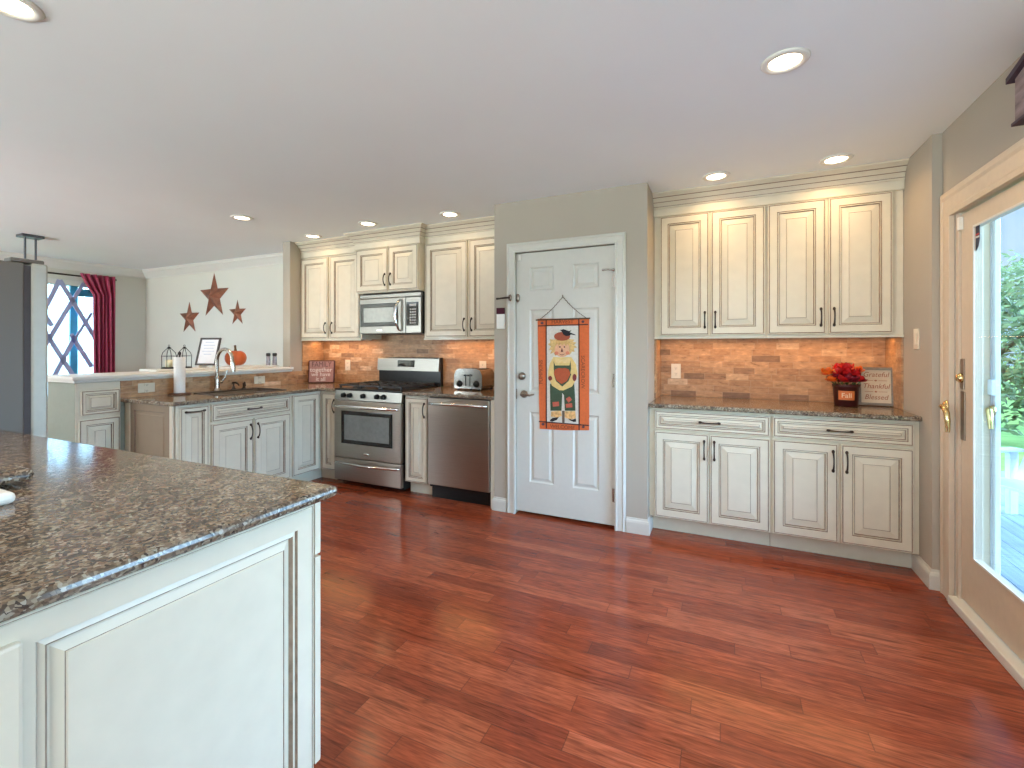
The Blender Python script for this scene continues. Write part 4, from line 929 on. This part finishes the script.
patch('collar', [A(300, 560), A(383, 590), A(470, 558), A(480, 620), A(400, 630), A(383, 600), A(350, 630), A(310, 620)], (.74, .56, .26), .0088)
MT['ink'] = plain('banner_ink', (.20, .055, .02), .8)
def btext(s, x, y, size, ang):
    p = bp(x, y, .0046); text(s, size, 'lettering', 'ink', bn, TR(p) @ Matrix.Rotation(ang, 4, 'Y'), extrude=.0006)
btext('HARVEST', *A(385, 140), .042, 0)
btext('PUMPKINS', *(541.3, 372), .040, -PI/2); btext('SCARECROW', *(583, 372), .040, PI/2)
btext('WELCOME', *B_(385, 675), .040, 0)
for x, y, f in ((145, 155, A), (628, 138, A), (155, 640, B_), (632, 672, B_)): patch('button', oval(x, y, 18, 16, f, 12), (.10, .05, .06), .0046)

# ------------------------------------------------------------------ patio door and outside
pdr = thing('door_2', 'tan patio door with large glass', 'door', (0, 0, 0), kind='structure')
# casing on the wall, profiled; walks up the far jamb, across, down the near one
prof = [(-o*1.9, h*.9) for o, h in CAS]
m = MB().sweep([(XR, DY1+.01, 0), (XR, DY1+.01, DZ-.03), (XR, DY0-.01, DZ-.03), (XR, DY0-.01, 0)], [(-o*1.85 if o else 0, h) for o, h in CAS], frame=(-1, 0, 0))
struct(m.build('trim_4', 'patio'))
m = MB(); m.box(XR+.003, XR+.12, DY1-.028, DY1-.001, .03, DZ-.001); m.box(XR+.003, XR+.12, DY0+.001, DY0+.03, .03, DZ-.001); m.box(XR+.003, XR+.12, DY0+.03, DY1-.028, DZ-.03, DZ-.001); m.build('jamb', 'patio', pdr)
m = MB(); m.box(XR-.03, XR+.13, DY0, DY1, .0, .045, .006); m.build('threshold', 'trim', pdr)
XD = XR+.012
y1, y0, gz0, gz1 = 3.012, 2.02, .300, 1.862
lf = MB(); lf.cells([y0, y0+.13, 2.875, y1], [.055, gz0, gz1, 1.955], lambda i, j: not (i == 1 and j == 1), .030, 'x', XD, bev=.003); lf = lf.build('door_leaf', 'patio', pdr)
m = MB(); m.cells([y0+.122, y0+.132, 2.872, 2.882], [gz0-.008, gz0+.003, gz1-.003, gz1+.008], lambda i, j: not (i == 1 and j == 1), .006, 'x', XD-.006, bev=.002); m.build('glazing_bead', 'trim', pdr)
MB().box(XD+.004, XD+.008, y0+.12, 2.886, gz0-.01, gz1+.01).build('pane', 'glass', pdr)
lf2 = MB(); lf2.cells([DY0+.035, DY0+.16, 1.89, 2.015], [.055, gz0, gz1, 1.955], lambda i, j: not (i == 1 and j == 1), .030, 'x', XD, bev=.003); lf2.build('fixed_leaf', 'patio', pdr)
MB().box(XD+.02, XD+.026, DY0+.15, 1.90, gz0-.01, gz1+.01).build('pane', 'glass', pdr)
# hardware
p = at(950, 412, 'X', XR-.02)
m = MB(); m.lathe([(0, .016), (.018, .016), (.030, .006), (.032, 0)], (0, 0, 0), n=24, axis='y', squash=(.75, 1.15)); m.cyl((0, -.006, 0), (.012, -.026, 0), .010); m.tube([(.010, -.024, .004), (.060, -.030, .004), (.086, -.030, -.02), (.090, -.028, -.06), (.086, -.026, -.115)], [.012, .013, .013, .012, .009], 12)
o = m.build('lever_handle', 'brass', pdr); o.location = (XR-.020, p.y+.035, p.z+.02); o.rotation_euler.z = -PI/2
m = MB(); m.box(XD-.006, XD+.001, 2.965, 3.005, .84, 1.08, .002); m.box(XD-.006, XD+.001, 2.972, 3.008, 1.09, 1.24, .002); m.build('lock_plate', 'antique', pdr)
m = MB(); m.lathe([(0, .02), (.014, .02), (.022, .008), (.024, 0)], (0, 0, 0), axis='y'); o = m.build('deadbolt', 'brass', pdr); o.location = (XD-.006, 2.992, 1.145); o.rotation_euler.z = -PI/2
m = MB(); m.box(XD-.018, XD, 2.985, 3.008, 1.875, 1.94, .003); m.build('alarm_contact', 'white_plastic', pdr)
# storm door beyond the glass
XS = XR+.125
sdr = thing('door_3', 'white storm door outside the patio door', 'door', (0, 0, 0), kind='structure')
m = MB(); m.box(XS, XS+.03, 3.026, 3.08, -.05, 2.1, .004); m.box(XS, XS+.05, .86, .95, -.05, 2.1, .004); m.box(XS, XS+.03, .95, 3.026, 2.04, 2.1, .004); m.build('outer_frame', 'white_vinyl', sdr)
m = MB(); m.cells([1.9, 1.94, 2.996, 3.024], [-.03, .10, 1.99, 2.035], lambda i, j: not (i == 1 and j == 1), .020, 'x', XS+.006, bev=.003); m.build('storm_leaf', 'white_vinyl', sdr)
m = MB(); m.box(XS-.014, XS+.006, 2.975, 3.022, 1.065, 1.14, .004); m.build('latch', 'white_vinyl', sdr)
m = MB(); m.lathe([(0, .014), (.02, .014), (.026, 0)], (0, 0, 0), axis='y'); m.cyl((0, 0, 0), (.012, -.024, 0), .009); m.tube([(.010, -.022, .004), (.03, -.028, 0), (.036, -.028, -.03), (.034, -.024, -.085)], [.012, .013, .012, .009])
o = m.build('lever_handle', 'brass', sdr); o.location = (XS+.006, 3.010, .99); o.rotation_euler.z = -PI/2
# shield sticker
MT['shield'] = plain('navy_sticker', (.02, .022, .05), .4); MT['shield_red'] = plain('red_sticker', (.5, .03, .03), .4)
p0, p1 = at(972.5, 230, 'X', XD+.003), at(979.5, 246, 'X', XD+.003)
stk = thing('shield_sticker', 'dark shield security sticker on the patio door glass', 'sticker', (XD+.0035, (p0.y+p1.y)/2, (p0.z+p1.z)/2), -PI/2)
w_, h_ = .034, .062; m = MB(); m.prism([(-w_, 0, h_), (w_, 0, h_), (w_, 0, -.01), (w_*.6, 0, -h_*.7), (0, 0, -h_), (-w_*.6, 0, -h_*.7), (-w_, 0, -.01)], (0, .001, 0)); m.build('shield', 'shield', stk)
MB().box(-w_*.9, w_*.9, -.0006, 0, -.002, .006).build('white_band', 'white_plastic', stk); MB().box(-w_*.9, w_*.9, -.0006, 0, .010, .018).build('red_band', 'shield_red', stk)
# birdhouse wall ornament high on the right wall
bh = thing('birdhouse_plaque', 'weathered purple-brown wooden birdhouse ornament high on the right wall', 'wall ornament', (XR, 2.29, 2.165), -PI/2)
MT['bird_wood'] = plain('weathered_plum_wood', (.26, .19, .19), .8, var=.45, scale=8, stretch=(1, 1, 4)); MT['bird_roof'] = plain('dark_plum_roof', (.055, .03, .05), .6, var=.2)
MB().prism([(-.155, 0, 0), (.155, 0, 0), (.155, 0, .172), (0, 0, .215), (-.155, 0, .172)], (0, -.03, 0)).build('house', 'bird_wood', bh)
for s in (-1, 1): MB().prism([(s*.185, 0, .170), (s*.185, 0, .192), (0, 0, .240), (0, 0, .217)], (0, -.045, 0)).build('roof_board', 'bird_roof', bh)
m = MB(); m.lathe([(0, .004), (.025, .004), (.027, 0)], (0, -.03, .11), axis='y'); m.build('entry_hole', 'black', bh)
MB().box(-.15, .15, -.045, 0, -.014, -.0005, .003).build('floor_board', 'bird_roof', bh)

# deck, lawn, trees
MT['deck'] = plain('grey_deck_boards', (.30, .33, .38), .6, var=.15, scale=2, stretch=(20, 1, 1)); MT['grass'] = leaf_mat('lawn_grass', (.16, .30, .05), (.30, .46, .10))
m = MB()
for k in range(31): m.box(1.30+k*.142, 1.30+k*.142+.136, -1.5, 7.2, -.17, -.13)
struct(m.build('floor_deck', 'deck'))
struct(MB().box(-30, 40, -20, 60, -.75, -.55).build('floor_lawn', 'grass'))
MT['bark'] = plain('bark', (.12, .085, .06), .8, var=.3); MT['leaf_a'] = leaf_mat('tree_leaves', (.03, .085, .02), (.16, .27, .07)); MT['leaf_b'] = leaf_mat('light_tree_leaves', (.05, .10, .035), (.20, .28, .11))
def tree(loc, R, H, label, mt, seed):
    t = thing('garden_tree', label, 'tree', loc, 0, 'trees beyond the deck'); r = random.Random(seed)
    m = MB(); m.tube([(0, 0, 0), (.1, 0, H*.3), (0, .1, H*.6), (.1, 0, H*.9)], [.16, .12, .08, .03], 8)
    for k in range(6):
        a = k*1.05; m.tube([(0, 0, H*.3+k*.1), (math.cos(a)*R*.5, math.sin(a)*R*.5, H*.5+k*.12), (math.cos(a)*R*.8, math.sin(a)*R*.8, H*.62+k*.1)], [.06, .04, .015], 6)
    m.build('trunk', 'bark', t)
    m = MB(); vs = []; fs = []
    for k in range(6500):
        while True:
            v = Vector((r.uniform(-1, 1), r.uniform(-1, 1), r.uniform(-1, 1)))
            if .45 < v.length < 1: break
        v *= 1+.18*math.sin(v.x*7+seed)*math.cos(v.z*6)
        c_ = Vector((v.x*R, v.y*R, H*.58+v.z*H*.46)); d = Vector((r.gauss(0, 1), r.gauss(0, 1), r.gauss(0, .6))).normalized(); s = d.orthogonal().normalized(); q = .055*r.uniform(.7, 1.5)
        i = len(vs); vs += [c_-d*q*1.3, c_+s*q*.6, c_+d*q*1.3, c_-s*q*.6]; fs.append((i, i+1, i+2, i+3))
    m.add(vs, fs); m.build('crown', mt, t, fix=False)
tree((4.6, 12.0, -.55), 1.7, 3.4, 'light green tree nearest behind the lawn, seen through the patio door', 'leaf_b', 1)
tree((9.6, 17.5, -.55), 2.6, 4.8, 'darker green tree behind the lawn at the right edge of the patio door view', 'leaf_a', 2)
tree((5.0, 23.0, -.55), 3.0, 6.0, 'tall dark tree farthest behind the lawn, at the left of the patio door view', 'leaf_a', 3)
# a slatted deck chair on the deck
MT['chair'] = plain('pale_grey_plastic', (.52, .58, .64), .5)
ch = thing('deck_chair', 'pale grey slatted deck chair on the deck outside', 'chair', (2.12, 4.95, -.13), math.radians(-60))
m = MB()
for k in range(6): m.box(-.27, .27, -.28+k*.095, -.28+k*.095+.08, .36-k*.012, .38-k*.012, .004)
m.build('seat', 'chair', ch)
m = MB()
for k in range(5): m.prism([(-.27+k*.11, .27, .30), (-.27+k*.11+.095, .27, .30), (-.27+k*.11+.095, .55, .95-abs(k-2)*.04), (-.27+k*.11, .55, .95-abs(k-2)*.04)], (0, .02, 0))
m.build('backrest', 'chair', ch)
for s in (-1, 1):
    MB().box(s*.32-.05, s*.32+.05, -.34, .38, .54, .565, .006).build('armrest', 'chair', ch)
    MB().box(s*.32-.02, s*.32+.02, -.30, -.21, 0, .54, .004).build('leg', 'chair', ch); MB().box(s*.32-.02, s*.32+.02, .28, .36, 0, .54, .004).build('leg', 'chair', ch)

# ------------------------------------------------------------------ recessed lights
MT['lens'] = emit('lamp_lens', (1.0, .80, .55), 14)
cans = [((785, 61), 'recessed ceiling light nearest the camera, the largest in view', 9), ((836, 159), 'recessed ceiling light above the right alcove cabinet', 10), ((716, 176), 'recessed ceiling light above the left alcove cabinet', 10), ((450, 214), 'recessed ceiling light in front of the cabinet above the toaster', 9),
        ((368, 223.5), 'recessed ceiling light in front of the microwave', 9), ((313, 236), 'recessed ceiling light in front of the leftmost wall cabinet', 8), ((242, 217.5), 'recessed ceiling light out over the sink', 6), ((8, 3), 'recessed ceiling light in the top left corner of the view', 7)]
proto = None
for (px, py), lb, pw_ in cans:
    p = at(px, py, 'Z', HT)
    if proto is None:
        proto = thing('recessed_light', lb, 'ceiling light', (p.x, p.y, HT), 0, 'recessed ceiling lights')
        m = MB(); m.lathe([(.058, -.002), (.062, -.009), (.080, -.008), (.088, -.0005)], n=36); m.build('trim_ring', 'white_plastic', proto)
        m = MB(); m.lathe([(0, -.0035), (.03, -.0045), (.0575, -.003)], n=36); m.build('lens', 'lens', proto)
        c = proto
    else:
        c = copy_thing(proto); c.location = (p.x, p.y, HT); c['label'] = lb
    light('recessed_lamp', 'AREA', (p.x, p.y, HT-.012), pw_*((.24 if p.x > -1 else .09) if p.y > 3.2 else .95), WARM, size=.11, shape='DISK', spread=math.radians(150))
# under-cabinet strip lamps
for x0, x1, yy, pw_, z in ((-.45, .98, 3.80, 3.4, 1.372), (-4.2, -3.42, 3.82, 2.2, 1.382), (-2.56, -1.72, 3.82, 2.2, 1.382)):
    s_ = thing('under_cabinet_light', 'slim warm strip lamp under the %s' % ('alcove cabinets' if x0 > -1 else ('leftmost wall cabinet' if x0 < -4 else 'wall cabinet above the toaster')), 'lamp', ((x0+x1)/2, yy, z))
    h = (x1-x0)/2; MB().box(-h, h, -.02, .02, -.008, .003, .002).build('housing', 'white_plastic', s_)
    light('strip_lamp', 'AREA', ((x0+x1)/2, yy, z-.010), pw_, (1.0, .52, .21), size=2*h-.02, size_y=.03)
